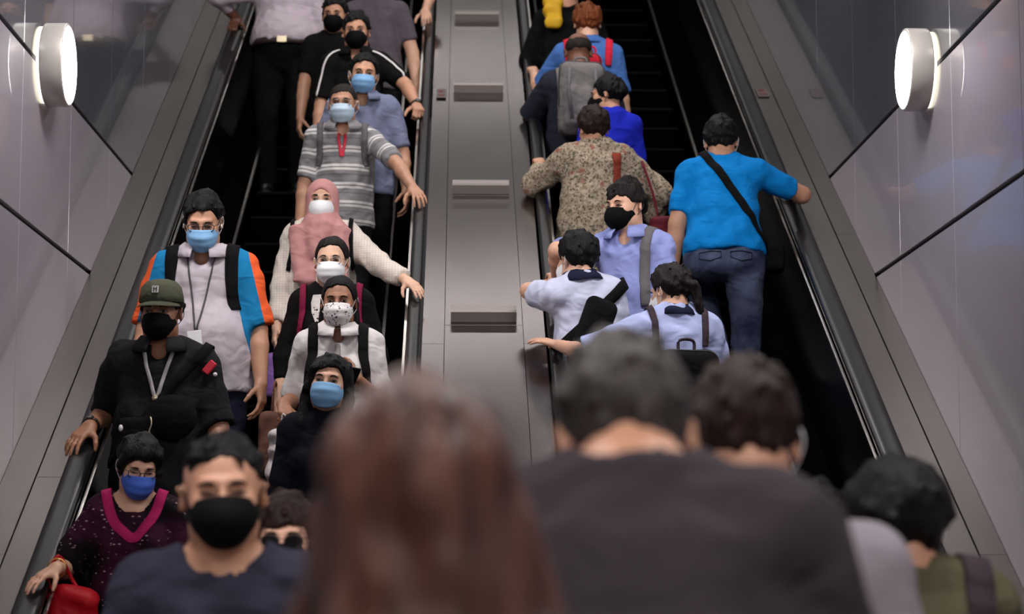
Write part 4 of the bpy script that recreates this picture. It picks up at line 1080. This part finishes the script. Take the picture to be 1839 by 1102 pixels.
rt, _, _ = backpack(p, 'grey backpack worn by the person in the striped polo', 'pack_grey', (.17, .07, .22), strap_m='strap_grey', wd=.035, lat=.11)
# hijab wearer
hj = on_step(-.686, 8)
p = person('g', 'person in a pink headscarf and cream cardigan, hand on the rail', hj, 1.535, 180, head=(2, -3, 0), sex='f', skin='skin_e', mask='beak', mask_mat='mask_white', top=dict(m='cream_knit', name='cardigan', seed=17, sleeve=1.86, cuff=.052, ease=.022, wr=.007, flare=.02, hem=-.25), w_=1.05,
  arms=dict(L=dict(kind='to', w=rail(-.25, 10.15, .055), fy=(.5, -.7, -.42), fz=UPN, pole=(.3, .0, -1), curl=(12, 18, 14), st=1.04), R=dict(ab=14, sw=6)))
xs_, ys_, zs_ = [np.arange(a, b, .0065, dtype=np.float32) for a, b in ((-.22, .22), (-.17, .24), (-.54, .16))]
F = Field(xs_, ys_, zs_).add([el((0, -.010, .018), (.092, .112, .108)), rc((0, .0, -.07), (0, .012, -.19), .086, .115, .05), rc((-.10, .02, -.20), (.10, .02, -.20), .082, .082, .05),
    rc((0, .085, -.16), (.02, .115, -.28), .092, .070, .05)]+[ec((x0_, .075, -.17), (x1_, .150, z1_), np.array([1., 0, 0]), np.array([0, 1., 0]), (.085, .055), (.062, .026), .035) for x0_, x1_, z1_ in ((.085, .082, -.45), (-.085, -.088, -.47))], .06)
F.add([el((0, .115, -.010), (.060, .085, .076), k=.012, op='s')], .02)
wb = wobble(31, .0045, 60, (1.3, .9, .4)); wb2 = wobble(5, .003, 120, (1.4, .8, .25)); F.noise(lambda x, y, z: (wb(x, y, z)+wb2(x, y, z))*np.clip((-.02-z)*12, .12, 1), .04)
V, Q = F.mesh(); mk('headscarf', p.HL(V), Q, MATS['hijab_pink'], p.root)
sb = empty('shoulder_bag', hj); tag(sb, 'black strapped bag on the shoulders of the pink headscarf wearer', 'bag')
for V, Fc in pack_straps(p, .135, .022): mk('strap', V, Fc, MATS['pack_black'], sb)
bk = p.topF.cast([p.P+p.u*.2*p.s], [-p.tf], 0)[0]; F = Field(*[axis(bk[i]-.25, bk[i]+.25, .013, []) for i in range(3)]).add([rbox(bk-p.tf*.06, (.13, .05, .16), .04, np.stack([p.tr, p.tf, p.u], 1))], .05); V, Q = F.mesh(); mk('bag_body', V, Q, MATS['pack_black'], sb)
Wr = p.A['R'][2]+p.pos; bag_sdf('handbag', 'purple bag hanging from the hand of the pink headscarf wearer', 'bag', (Wr[0]+.03, Wr[1]-.04, Wr[2]-.24), (.085, .05, .11), 'bag_purple', None, 3, .008, .03, [[(Wr[0]+.0, Wr[1]-.02, Wr[2]-.14), (Wr[0], Wr[1]-.03, Wr[2]-.07), (Wr[0]+.05, Wr[1]-.03, Wr[2]-.14)]])
p = person('h', 'person with round glasses, white mask and black cardigan', on_step(-.588, 6), 1.58, 180, head=(3, -4, 0), sex='f', skin='skin_e', hair=dict(style='parted', top=.012, side=.008, clump=0, amp=.002), hair_mat='hair_dark', mask='surgical', mask_mat='mask_white', glasses='frame_metal', top=dict(m='cardigan_black', name='cardigan', seed=19, sleeve=1.5, neck='v', vdepth=.16, nk_r=.02), arms=dict(R=dict(ab=16), L=dict(ab=16)))
gr_ = [(z_, h_*q_) for z_, h_ in ((.46, .080), (.42, .088), (.37, .084), (.32, .066), (.28, .040)) for q_ in (-1, -.5, 0, .5, 1)]
P_ = p.topF.cast(np.array([p.P+p.u*z_*p.s+p.tr*x_ for z_, x_ in gr_]), np.tile(p.tf, (25, 1)), .005); mk('blouse_front', P_, [(i*5+j, i*5+j+1, i*5+j+6, i*5+j+5) for i in range(4) for j in range(4)], MATS['blouse_print'], p.root)
sm = empty('backpack', p.pos); tag(sm, 'maroon strapped backpack worn with the black cardigan', 'backpack')
for V, Fc in pack_straps(p, .115, .03): mk('shoulder_strap', V, Fc, MATS['maroon'], sm)
bk = p.topF.cast([p.P+p.u*.27*p.s], [-p.tf], 0)[0]; F = Field(*[axis(bk[i]-.3, bk[i]+.3, .014, []) for i in range(3)]).add([rbox(bk-p.tf*.07, (.12, .06, .17), .045, np.stack([p.tr, p.tf, p.u], 1))], .05); V, Q = F.mesh(); mk('bag_body', V, Q, MATS['maroon'], sm)
# schoolgirl with phone
sgp = on_step(-.53, 5)
p = person('i', 'student in white shirt and tie with a patterned mask, holding a phone', sgp, 1.575, 180, head=(2, -4, 0), sex='f', skin='skin_c', hair=dict(style='parted', top=.012, side=.008, clump=0, amp=.002, extra=[rc((.07, -.03, -.02), (.082, -.02, -.15), .024, .020, .03), rc((-.07, -.03, -.02), (-.082, -.02, -.15), .024, .020, .03), ec((0, -.06, -.02), (0, -.05, -.16), np.array([1., 0, 0]), np.array([0, 1., 0]), (.08, .04), (.085, .035), .03)], lo=(-.13, -.17, -.2)), hair_mat='hair_black', mask='surgical', mask_mat='mask_floral', top=dict(m='school_white', seed=23, neck='collar', sleeve=.95, wr=.006, cap=.066, open=9, vdepth=.03), w_=1.02,
  arms=dict(L=dict(kind='to', w=(-.44, 9.06, 2.27), fy=(-.5, -.35, .5), fz=(.3, -.8, .4), pole=(.4, .4, -1), curl=(40, 55, 35)), R=dict(kind='to', w=(-.76, 9.12, 2.17), fy=(.2, -.6, -.6), pole=(-.3, .4, -1), curl=(50, 60, 40))))
P_ = p.topF.cast(np.array([p.P+p.u*z_*p.s for z_ in (.445, .42, .34, .24, .16)]), np.tile(p.tf, (5, 1)), np.array([.012, .008, .005, .005, .005])); V, Fc = sweep(P_, rect(.034, .004), np.tile(p.tf, (5, 1)), scale=[.55, .62, .8, 1, 1.05]); mk('tie', V, Fc, MATS['tie_grey'], p.root)
backpack(p, 'black backpack worn by the student in white shirt and tie', 'pack_black', (.14, .07, .2), wd=.045)
W_ = p.A['L'][2]+p.pos; ph = empty('phone', (W_[0]-.03, W_[1]-.075, W_[2]+.0)); tag(ph, 'black phone in the hand of the student with a tie', 'phone')
Rp = rot((1, 0, 0), 1.0)@rot((0, 1, 0), .3); V, Fc = box((-.036, -.004, -.072), (.036, .004, .072), .003); mk('phone_case', V@Rp.T, Fc, MATS['phone'], ph, smooth=False); V, Fc = box((-.033, .0041, -.068), (.033, .0046, .068)); mk('screen', V@Rp.T, Fc, MATS['phone'], ph, smooth=False)
W_ = p.A['R'][2]+p.pos; bag_sdf('plastic_bag', 'crumpled white plastic bag hanging below the student holding a phone', 'bag', (W_[0]+.03, W_[1]-.08, W_[2]-.22), (.075, .05, .12), 'plastic_white', None, 12, .014, .04, [[(W_[0], W_[1]-.07, W_[2]-.12), (W_[0]+.01, W_[1]-.08, W_[2]-.05), (W_[0]+.05, W_[1]-.08, W_[2]-.12)]], hr=.004)
bag_sdf('tote_bag', 'brown tote bag hanging behind the student holding a phone', 'bag', (-.84, 9.55, 2.02), (.06, .09, .14), 'bag_brown', None, 14, .006, .025, [[(-.84, 9.50, 2.14), (-.83, 9.50, 2.28), (-.83, 9.60, 2.28), (-.84, 9.60, 2.14)]], hr=.006)
p = person('j', 'person with long black hair and blue surgical mask in a navy top', on_step(-.525, 3), 1.615, 180, head=(6, 2, -6), sex='f', skin='skin_a', mask='surgical', mask_mat='mask_blue', top=dict(m='navy_top', seed=29, sleeve=1.5),
  hair=dict(style='bob', top=.014, side=.012, extra=[rc((.085, -.01, -.02), (.098, .035, -.20), .030, .028, .03), rc((-.085, -.01, -.02), (-.095, .035, -.20), .030, .028, .03), ec((0, -.06, -.02), (0, -.05, -.22), np.array([1., 0, 0]), np.array([0, 1., 0]), (.095, .045), (.10, .04), .03), rc((.072, .05, .045), (.086, .03, -.03), .02, .024, .02)], amp=.004, stretch=(1, 1, .15), **dict(lo=(-.15, -.18, -.28), hi=(.15, .15, .17))))
# raglan shirt
p = person('k', 'person in grey shirt with blue and orange sleeves, looking down', on_step(-1.174, 6), 1.765, 180, head=(-2, -24, 0), w_=1.22, belly=.04, skin='skin_b', hair=dict(SHORT, top=.026, side=.012, amp=.006, freq=90), mask='surgical', mask_mat='mask_blue', glasses='frame_black', eye_open=.6, headfwd=.02, top=dict(m='raglan', seed=37, neck='polo', sleeve=.95, wr=.007, attr=raglan_attr, collar_attr=-.5, flare=.02, hem=-.13, cap=.066), bottom='cloth_navy',
  arms=dict(L=dict(ab=14, sw=2), R=dict(ab=14, sw=6)))
e_ = lanyard(p, .13, 'lanyard_dark', .008, .06); plate(p, 'name_badge', e_+p.tf*.004-p.u*.05, .062, .092, 'badge', tilt=.12)
for sg in (-1, 1): V, Fc = tube([p.HL([(sg*.083, .010, -.006)])[0], p.HL([(sg*.085, .016, -.024)])[0]], .004, 6); mk('earbud', V, Fc, MATS['white_piece'], p.root)
backpack(p, 'black backpack worn over the blue and orange sleeved shirt', 'pack_black', (.16, .08, .22), wd=.06, lat=.11)
# cap wearer
p = person('l', 'person in olive cap and black shirt, hand on the outer rail', on_step(-1.246, 4), 1.72, 180, head=(6, -4, 0), w_=1.12, skin='skin_c', hair=dict(style='short', top=.004), mask='cloth', mask_mat='mask_black', top=dict(m='shirt_black', seed=41, neck='collar', sleeve=1.0, cap=.07, wr=.008, flare=.02, hem=-.14), 
  arms=dict(R=dict(kind='to', w=rail(-1.525, 8.80, .05), fy=(-.42, -.72, -.55), fz=(-.1, -.4, .9), pole=(-.3, .6, -.7), curl=(10, 18, 12), spread=7), L=dict(ab=16, sw=10, bend=22)))
prof = [(.0005, .118), (.03, .1175), (.062, .108), (.083, .083), (.091, .045), (.093, .022), (.090, .020)]
V, Fc = lathe(prof, 36); V = V*np.array([1, 1.14, 1])+np.array([0, -.010, .022]); cp = mk('cap', p.HL(V), Fc, MATS['cap_olive'], p.root)
bv = []; nb = 17
for q, (rr, dz) in enumerate(((0, 0), (1, -.004), (1, -.008), (0, -.005))):
    for i in range(nb):
        th = (-72+144*i/(nb-1))*D2R; ex = .062*max(0, math.cos(th*1.2))**.6
        x = .090*math.sin(th)*(1+.02*rr); y = -.010+.1025*math.cos(th)+ex*rr; z = .046+dz-.016*rr*math.cos(th)-.010*abs(math.sin(th))**2*1.2; bv.append((x, y, z))
Fc = [(q*nb+i, q*nb+i+1, ((q+1) % 4)*nb+i+1, ((q+1) % 4)*nb+i) for q in range(4) for i in range(nb-1)]; mk('cap_brim', p.HL(bv), Fc, MATS['cap_olive'], cp)
Vb, Fb = box((-.014, .0, -.015), (.014, .004, .015), .001); mk('cap_badge', p.HL(Vb@rot((1, 0, 0), .28).T+np.array([0, .0965, .092])), Fb, MATS['lanyard'], cp, smooth=False)
Vb, Fb = join(box((-.008, .004, -.010), (-.003, .005, .010)), box((.003, .004, -.010), (.008, .005, .010)), box((-.008, .004, .000), (.008, .005, .004))); mk('cap_emblem', p.HL(Vb@rot((1, 0, 0), .28).T+np.array([0, .0965, .092])), Fb, MATS['cap_olive'], cp, smooth=False)
e_ = lanyard(p, .27, 'lanyard', .016, .06); V, Fc = lathe([(0, 0), (.012, 0), (.014, .004), (.010, .008), (0, .008)], 12); mk('lanyard_clip', e_+V@np.stack([p.tr, p.u, p.tf]), Fc, MATS['buckle'], p.root)
wrist_watch(p, 'R'); wrist_watch(p, 'L')
cb = empty('chest_bag', p.pos); tag(cb, 'black chest bag with keys and clips worn by the cap wearer', 'bag'); Rt_ = np.stack([p.tr, p.tf, p.u], 1)
c_ = p.topF.cast([p.P+p.u*.19*p.s-p.tr*.07], [p.tf], .03)[0]; c2 = p.topF.cast([p.P+p.u*.13*p.s+p.tr*.07], [p.tf], .025)[0]
F = Field(*[axis(min(c_[i], c2[i])-.2, max(c_[i], c2[i])+.2, .012, []) for i in range(3)]).add([el(c_, (.105, .05, .095), Rt_), rbox(c2, (.075, .03, .06), .02, Rt_, .015)], .05); V, Q = F.mesh(); mk('bag_body', V, Q, MATS['pack_black'], cb)
O_ = p.P+p.u*.30*p.s; dd = [p.u*math.sin(t)*1.0-p.tr*math.cos(t)*.75*-1+p.tf*.0 for t in np.linspace(0, 6.283, 28, endpoint=False)]
dd = [ (p.tr*-.62+p.u*.78)*math.cos(t)+p.tf*math.sin(t) for t in np.linspace(0, 6.283, 28, endpoint=False)]
V, Fc = ribbon(p.topF.cast(np.tile(O_-p.u*.06, (28, 1)), np.array(dd), .005), p.topF, .04, closed=True); mk('strap', V, Fc, MATS['pack_black'], cb)
V, Fc = tube(catmull([c2+p.tf*.035+p.u*.06-p.tr*.06, c2+p.tf*.045+p.u*.03-p.tr*.066, c2+p.tf*.045+p.u*.0-p.tr*.058, c2+p.tf*.045-p.u*.03-p.tr*.068], 4), .004, 6); mk('carabiner', V, Fc, MATS['buckle'], cb)
V, Fc = uvsphere(c2+p.tf*.035-p.u*.04+p.tr*.0, (.012, .012, .016)); mk('charm', V, Fc, MATS['maroon'], cb); V, Fc = uvsphere(c2+p.tf*.03+p.u*.015+p.tr*.06, (.009, .009, .014)); mk('whistle', V, Fc, MATS['white_piece'], cb)
V, Fc = box((-.016, -.01, -.03), (.016, .01, .03), .004); q_ = p.topF.cast([p.S['L']-p.u*.03], [p.tf*.8-p.tr*.4], .012)[0]; mk('strap_light', q_+V@(Rt_@rot((0, 1, 0), -.7)).T, Fc, MATS['red_piece'], cb, smooth=False); V, Fc = uvsphere(q_+p.tf*.008-p.u*.03-p.tr*.025, (.009, .009, .009)); mk('light_tip', V, Fc, MATS['white_piece'], cb)
# woman at the lower outer rail
p = person('m', 'person with short black hair, deep blue mask and dark patterned top', on_step(-1.221, 2), 1.49, 176, head=(-14, -20, -4), sex='f', w_=1.1, skin='skin_a', glasses='frame_black', eye_open=.6, mask='surgical', mask_mat='mask_deep', hair=dict(style='bob', top=.022, side=.016, amp=.007, freq=80, extra=[el((0, .055, .075), (.07, .04, .035), k=.03), rc((-.06, .05, .06), (-.082, .04, .0), .024, .022, .02), rc((.06, .05, .06), (.082, .03, .01), .024, .020, .02)]), top=dict(m='dark_floral', seed=43, sleeve=.92, cap=.07, nk_r=.035, nk_d=.03, nk_h=.0, wr=.006),
  arms=dict(R=dict(kind='to', w=rail(-1.46, 7.80, .05), fy=(-.62, -.58, -.42), fz=(-.15, -.3, .9), pole=(-.3, .6, -.5), curl=(8, 16, 12), spread=10), L=dict(ab=10)))
ts_ = np.linspace(-2.9, 2.9, 33); nr_ = p.topF.cast(np.array([p.neckb+(p.tf*math.cos(t)*1.15+p.tr*math.sin(t))*.108-p.u*.16 for t in ts_]), np.tile(p.u+p.tf*.05, (33, 1)), .002, .3); V, Fc = ribbon(nr_, p.topF, .04, .003, off=.001); mk('neck_trim', V, Fc, MATS['magenta'], p.top)
W_ = p.A['R'][2]+p.pos; E_ = p.A['R'][1]+p.pos; m_ = W_+(E_-W_)*.30
bag_sdf('shopping_bag', 'bright red bag hanging from the forearm by the handrail', 'bag', (m_[0]+.06, m_[1]-.02, m_[2]-.20), (.085, .05, .12), 'bag_red', None, 6, .016, .04, [[(m_[0]+.02, m_[1]-.02, m_[2]-.10), (m_[0]-.03, m_[1]-.045, m_[2]-.05), (m_[0]-.0, m_[1]-.02, m_[2]+.045), (m_[0]+.045, m_[1]+.02, m_[2]-.04), (m_[0]+.09, m_[1]-.02, m_[2]-.10)]], hr=.008)
d_ = unit(W_-E_); V, Fc = tube(np.array([p.A['R'][1]+(p.A['R'][2]-p.A['R'][1])*.93+(np.cross(d_, ZU)*math.cos(t)+np.cross(np.cross(d_, ZU), d_)*math.sin(t))*.034 for t in np.linspace(0, 6.283, 16, endpoint=False)]), .003, 6, True); mk('bracelet', V, Fc, MATS['gold'], p.root)
# stepping off at the bottom
p = person('n', 'person in navy crew neck tee and large black mask, close to camera', (-.515, 4.7, 0), 1.755, 178, head=(-4, -2, 3), w_=1.2, skin='skin_b', hw=1.07, hair=dict(style='flat', top=.018, side=.001, amp=.003, cz=.07), mask='cloth', mask_mat='mask_black', eye_open=.45, top=dict(m='tee_navy', seed=47, wr=.006, nk_h=.004, nk_d=.03, nk_r=.022), res=.016, arms=dict(R=dict(ab=12), L=dict(ab=12)))
for sg in (-1, 1): pass
p = person('o', 'person with brown hair, dark glasses and black mask, mostly hidden', (-.475, 5.85, 0), 1.665, 180, eye_open=.6, lens='lens_dark', head=(0, -6, 0), sex='f', skin='skin_a', hair=dict(style='fringe', top=.018, side=.012), hair_mat='hair_brown', mask='cloth', mask_mat='mask_black', glasses='frame_black', top=dict(m='cloth_dark'))

# ================================================================ ascending side
p = person('q', 'person in dark clothes with a yellow bundle at the top', on_step(.70, 16), 1.66, 0, skin='skin_b', hair=dict(SHORT, top=.02), top=dict(m='cloth_black', seed=3, sleeve=1.9), w_=1.1, arms=dict(L=dict(ab=20), R=dict(ab=22)))
bag_sdf('cloth_bundle', 'yellow bundle carried at the shoulder at the top of the escalator', 'bundle', (p.pos[0]-.10, p.pos[1]-.14, p.pos[2]+1.36), (.06, .04, .10), 'yellow_cloth', None, 9, .01, .03)
p = person('r', 'person with red-brown hair and blue polo, ascending near the top', on_step(.784, 14), 1.70, 0, sex='f', skin='skin_a', w_=1.1, hair=dict(style='bob', top=.02, side=.018, amp=.006, stretch=(1, 1, .2)), hair_mat='hair_red', top=dict(m='polo_blue', seed=51, neck='polo', sleeve=.9), arms=dict(L=dict(kind='to', w=rail(.46, 13.22, .04), fy=(-.1, .8, .45), fz=UPN, pole=(-.2, -.5, -1), curl=(30, 40, 30)), R=dict(ab=14)))
backpack(p, 'red backpack slung on the blue polo near the top', 'pack_red', (.075, .06, .15), dz=.24, strap_m='pack_red', lat=.11)
p = person('s', 'balding person in dark shirt with a grey backpack, elbows out', on_step(.705, 13), 1.65, 0, skin='skin_d', w_=1.22, hair=dict(style='bald', top=-.012, side=.004, amp=.001, clump=0), hair_mat='hair_shave', top=dict(m='shirt_darkblue', seed=53, sleeve=.98, cap=.072), arms=dict(L=dict(kind='to', w=rail(.47, 12.80, .04), fy=(.1, .85, .5), fz=UPN, pole=(-.25, -.6, -.8)), R=dict(kind='to', w=(.98, 12.80, 3.92), pole=(.7, -.6, -.5))), head=(0, -4, 0))
rt, c_, R_ = backpack(p, 'grey hiking backpack on the balding person in dark shirt', 'pack_grey', (.135, .10, .22), strap_m='pack_grey', wd=.055)
for sg in (-1, 1):
    V, Fc = tube([c_+R_@np.array([sg*.075, -.15, .16]), c_+R_@np.array([sg*.08, -.158, .02]), c_+R_@np.array([sg*.06, -.15, -.14])], .010, 6); mk('compression_strap', V, Fc, MATS['strap_grey'], rt)
p = person('t', 'person in royal blue top with black hair, face turned aside', on_step(.865, 12), 1.52, -10, head=(-62, -4, 0), sex='f', skin='skin_b', hair=dict(style='bob', top=.016, side=.012, extra=[el((0, -.10, .02), (.05, .04, .05))]), mask='cloth', mask_mat='mask_black', top=dict(m='royal_blue', seed=57, sleeve=.9))
# batik
p = person('u', 'person in beige floral blouse with short brown hair, hand on rail', on_step(.725, 10), 1.62, -4, head=(-12, -4, -3), sex='f', w_=1.25, skin='skin_b', neck=.85, hair=dict(style='short', top=.022, side=.016, amp=.005, nape=.02), hair_mat='hair_brown', top=dict(m='batik', name='blouse', seed=59, sleeve=1.75, cuff=.055, ease=.022, flare=.03, hem=-.30, wr=.007, cap=.07), bottom='bag_brown',
  arms=dict(L=dict(kind='to', w=rail(.44, 11.62, .06), fy=(-.1, .8, .5), fz=UPN, pole=(-.3, -.7, -.7), curl=(25, 35, 25)), R=dict(kind='to', w=(1.03, 11.45, 3.30), pole=(1, -.6, .0))))
bag_sdf('handbag', 'maroon handbag at the side of the floral blouse wearer', 'bag', (1.09, 11.10, 3.22), (.09, .06, .09), 'maroon_bag', None, 4, .004, .03, [[(1.05, 11.1, 3.29), (1.02, 11.14, 3.45), (.97, 11.2, 3.63)]], hr=.008)
pan = p.topF.cast(np.array([p.P+p.u*z_*p.s+p.tr*.10 for z_ in np.linspace(.45, .20, 9)]), np.tile(-p.tf, (9, 1)), .003); V, Fc = ribbon(pan, p.topF, .05, .003); mk('scarf_end', V, Fc, MATS['batik_red'], p.root)
# azure tee climbing
p = person('v', 'person in bright blue tee and jeans climbing with a black sling', on_step(1.36, 9, -.04), 1.73, 4, lean=12, head=(4, -6, -2), w_=1.16, skin='skin_b', neck=.82, hair=dict(SHORT, top=.022, side=.012, amp=.004, nape=.012), mask='surgical', mask_mat='mask_white', top=dict(m='tee_azure', seed=61, hem=-.03, wr=.006, sleeve=.80), bottom=dict(m='denim', res=.0115),
  arms=dict(L=dict(ab=14, sw=-10, bend=16), R=dict(kind='to', w=rail(1.79, 11.24, .05), fy=(0, .87, .5), fz=UPN, pole=(1, -.6, -.55))), feet={'R': (.11, -.02, 0), 'L': (-.035, .14, .47), 'tiltL': 38})
sl_ = empty('sling_bag', p.pos); tag(sl_, 'black sling strap and bag across the bright blue tee', 'bag')
a1 = unit(p.u*.85-p.tr*.53); O_ = p.P+p.u*.275*p.s+p.tr*.05
V, Fc = ribbon(p.topF.cast(np.tile(O_, (36, 1)), np.array([a1*math.cos(t)+p.tf*math.sin(t) for t in np.linspace(0, 6.283, 36, endpoint=False)]), .004), p.topF, .045, .005, closed=True); mk('strap', V, Fc, MATS['pack_black'], sl_)
c_ = O_-a1*.34+p.tf*.10; F = Field(*[axis(c_[i]-.2, c_[i]+.2, .012, []) for i in range(3)]).add([rbox(c_, (.09, .05, .07), .03, np.stack([p.tr, p.tf, p.u], 1))], .05); V, Q = F.mesh(); mk('bag_body', V, Q, MATS['pack_black'], sl_)
for sg in (-1, 1):   # back pockets of the jeans
    o_ = p.P-p.u*.085*p.s+p.tr*sg*.078*p.s; fr_ = [(-.055, .035), (0, .04), (.055, .035), (.055, .005), (0, -.012), (-.055, .005)]
    P_ = p.botF.cast(np.array([o_+p.tr*a_+p.u*b_ for a_, b_ in fr_]), np.tile(-p.tf, (6, 1)), .004); V, Fc = tube(P_, .003, 5, True); mk('pocket_flap', V, Fc, MATS['cloth_navy'], p.bottom)
# student facing back
p = person('w', 'person in lilac shirt and black mask, facing back down the escalator', on_step(.81, 7), 1.69, 204, head=(22, -8, 0), skin='skin_a', hair=dict(style='fringe', top=.024, side=.008, amp=.006), hair_mat='hair_dark', mask='cloth', mask_mat='mask_black', eye_open=.6, top=dict(m='shirt_lilac', seed=67, neck='collar', sleeve=.95, wr=.008, cap=.066, flare=.02), 
  arms=dict(R=dict(kind='to', w=rail(.47, 10.16, .05), fy=(-.1, .8, .5), fz=UPN, pole=(-1, -.5, -.4)), L=dict(ab=10)))
lb = empty('backpack', p.pos); tag(lb, 'grey strapped backpack on one shoulder of the lilac shirt', 'backpack')
O_ = p.P+p.u*.30*p.s-p.tr*.10*p.s; P_ = p.topF.cast(np.tile(O_, (16, 1)), np.array([p.tf*math.cos(a)+p.u*math.sin(a)-p.tr*.08 for a in np.linspace(150, -60, 16)*D2R]), .006); V, Fc = ribbon(P_, p.topF, .05); mk('shoulder_strap', V, Fc, MATS['strap_grey'], lb)
bk = p.topF.cast([p.P+p.u*.2*p.s-p.tr*.06], [-p.tf], 0)[0]; F = Field(*[axis(bk[i]-.3, bk[i]+.3, .014, []) for i in range(3)]).add([rbox(bk-p.tf*.07, (.13, .06, .18), .045, np.stack([p.tr, p.tf, p.u], 1))], .05); V, Q = F.mesh(); mk('bag_body', V, Q, MATS['pack_black'], lb)
p = person('x', 'student with black hair in pale shirt, elbow on the rail', on_step(.60, 6), 1.605, -14, side=-6, head=(-18, -6, 0), w_=.98, skin='skin_a', neck=.8, hair=dict(style='fringe', top=.022, side=.016, amp=.004, nape=.02), mask='surgical', mask_mat='mask_white', top=dict(m='school_pale', seed=71, neck='collar', collar_m='navy_collar', sleeve=.62, cap=.066, wr=.007), bottom='cloth_charcoal',
  arms=dict(L=dict(kind='to', w=(.52, 9.98, 2.80), fy=(.5, .7, .3), fz=UPN, pole=(-1, .3, .0)), R=dict(ab=8)))
bb = empty('sling_bag', p.pos); tag(bb, 'black padded bag across the back of the pale-shirted student', 'bag')
a1 = unit(p.u*.62+p.tr*.78); O_ = p.P+p.u*.30*p.s
V, Fc = ribbon(p.topF.cast(np.tile(O_, (32, 1)), np.array([a1*math.cos(t)+p.tf*math.sin(t) for t in np.linspace(0, 6.283, 32, endpoint=False)]), .006), p.topF, .055, .008, closed=True); mk('strap', V, Fc, MATS['pack_black'], bb)
bk = p.topF.cast([p.P+p.u*.22*p.s-p.tr*.02], [-p.tf], 0)[0]; F = Field(*[axis(bk[i]-.25, bk[i]+.25, .011, []) for i in range(3)]).add([rbox(bk-p.tf*.03, (.075, .04, .17), .035, np.stack([p.tr, p.tf, p.u], 1)@rot((0, 1, 0), .45))], .05); V, Q = F.mesh(); mk('bag_body', V, Q, MATS['pack_black'], bb)
p = person('y', 'student with dark ponytail in light blue shirt with navy collar', on_step(.945, 5), 1.635, -8, head=(-30, -12, 0), sex='f', skin='skin_a', neck=.85, hair=dict(style='short', top=.016, side=.012, amp=.004, nape=.012, stretch=(1, 1, .5), extra=[el((.03, -.115, -.005), (.028, .03, .028)), rc((.035, -.125, -.01), (.055, -.115, -.13), .026, .018, .015)], lo=(-.13, -.19, -.2)), hair_mat='hair_dark', mask='surgical', mask_mat='mask_white', top=dict(m='school_blue', seed=73, neck='collar', collar_m='navy_collar', sleeve=.95, cap=.068, wr=.008, ease=.02),
  arms=dict(L=dict(kind='to', w=rail(.44, 9.50, .06), fy=(-.6, .35, .2), fz=(0, -.3, .9), pole=(-.6, -.6, -.5), curl=(8, 12, 10), spread=10, st=1.06), R=dict(ab=18, sw=8, bend=30)), w_=1.05)
backpack(p, 'grey-black backpack on the ponytailed student in light blue', 'pack_black', (.13, .07, .17), dz=.14, wd=.03, strap_m='strap_brown', lat=.10)

# ================================================================ close to the camera
p = person('z', 'person with long brown hair seen from behind, closest to camera', (-.035, 2.0, 0), 1.645, 0, head=(4, -6, 0), sex='f', skin='skin_a', hair_mat='hair_fg', top=dict(m='cloth_dark', seed=3, sleeve=1.5),
  hair=dict(style='bob', top=.018, side=.014, amp=.008, freq=70, stretch=(1, 1, .08), clump=0, res=.0055, extra=[ec((0, -.045, .02), (0, -.055, -.20), np.array([1., 0, 0]), np.array([0, 1., 0]), (.092, .075), (.118, .070), .04), ec((0, -.055, -.18), (.01, -.085, -.50), np.array([1., 0, 0]), np.array([0, 1., 0]), (.120, .068), (.162, .060), .05), rc((.08, .0, -.02), (.142, .01, -.28), .04, .046, .04), rc((.14, .01, -.26), (.175, .0, -.46), .046, .04, .04), rc((-.08, .0, -.02), (-.125, .02, -.30), .04, .04, .04)], lo=(-.25, -.22, -.58), hi=(.26, .15, .17)))
p = person('z', 'person with greying hair in charcoal tee, seen from behind up close', (.205, 2.52, 0), 1.76, 4, lean=16, neck=.62, headfwd=.05, head=(-6, -26, -3), w_=1.25, skin='skin_b', hw=1.04, hair=dict(style='short', top=.020, side=.009, amp=.003, freq=70, nape=.01), hair_mat='hair_grey', mask='cloth', mask_mat='mask_black', top=dict(m='tee_charcoal', seed=81, wr=.005, sleeve=.95, res=.011), arms=dict(L=dict(ab=14), R=dict(ab=16)), sw=.172)
p = person('z', 'person in light grey shirt with receding brown hair, from behind', (.455, 3.35, 0), 1.795, 2, head=(-10, -14, 0), w_=1.14, skin='skin_b', hair=dict(style='short', top=.012, side=.009, amp=.002, nape=.015), hair_mat='hair_brown', mask='surgical', mask_mat='mask_white', top=dict(m='tee_lightgrey', seed=83, wr=.005), sw=.168, arms=dict(R=dict(ab=12)))
p = person('z', 'person in olive shirt with bushy black hair and a shoulder strap', (.885, 4.25, 0), 1.67, -4, head=(-8, -10, 0), neck=.68, w_=1.12, skin='skin_b', hair=dict(style='fringe', top=.026, side=.028, amp=.006, freq=80, nape=.035), mask='surgical', mask_mat='mask_white', top=dict(m='olive', seed=87, wr=.005), arms=dict(R=dict(ab=12)))
st = empty('shoulder_bag', p.pos); tag(st, 'dark bag strap over the olive shirt shoulder', 'bag')
for V, Fc in pack_straps(p, .115, .06)[:1]: mk('strap', V, Fc, MATS['strap_brown'], st)
bk = p.topF.cast([p.P+p.u*.16*p.s+p.tr*.08], [-p.tf], 0)[0]; F = Field(*[axis(bk[i]-.25, bk[i]+.25, .014, []) for i in range(3)]).add([rbox(bk-p.tf*.06, (.13, .05, .15), .04, np.stack([p.tr, p.tf, p.u], 1))], .05); V, Q = F.mesh(); mk('bag_body', V, Q, MATS['strap_brown'], st)
p = person('z', 'person with dark hair almost hidden behind the light grey shirt', (.83, 5.0, 0), 1.665, 0, skin='skin_b', hair=dict(SHORT, top=.018), top=dict(m='cloth_dark', seed=91))
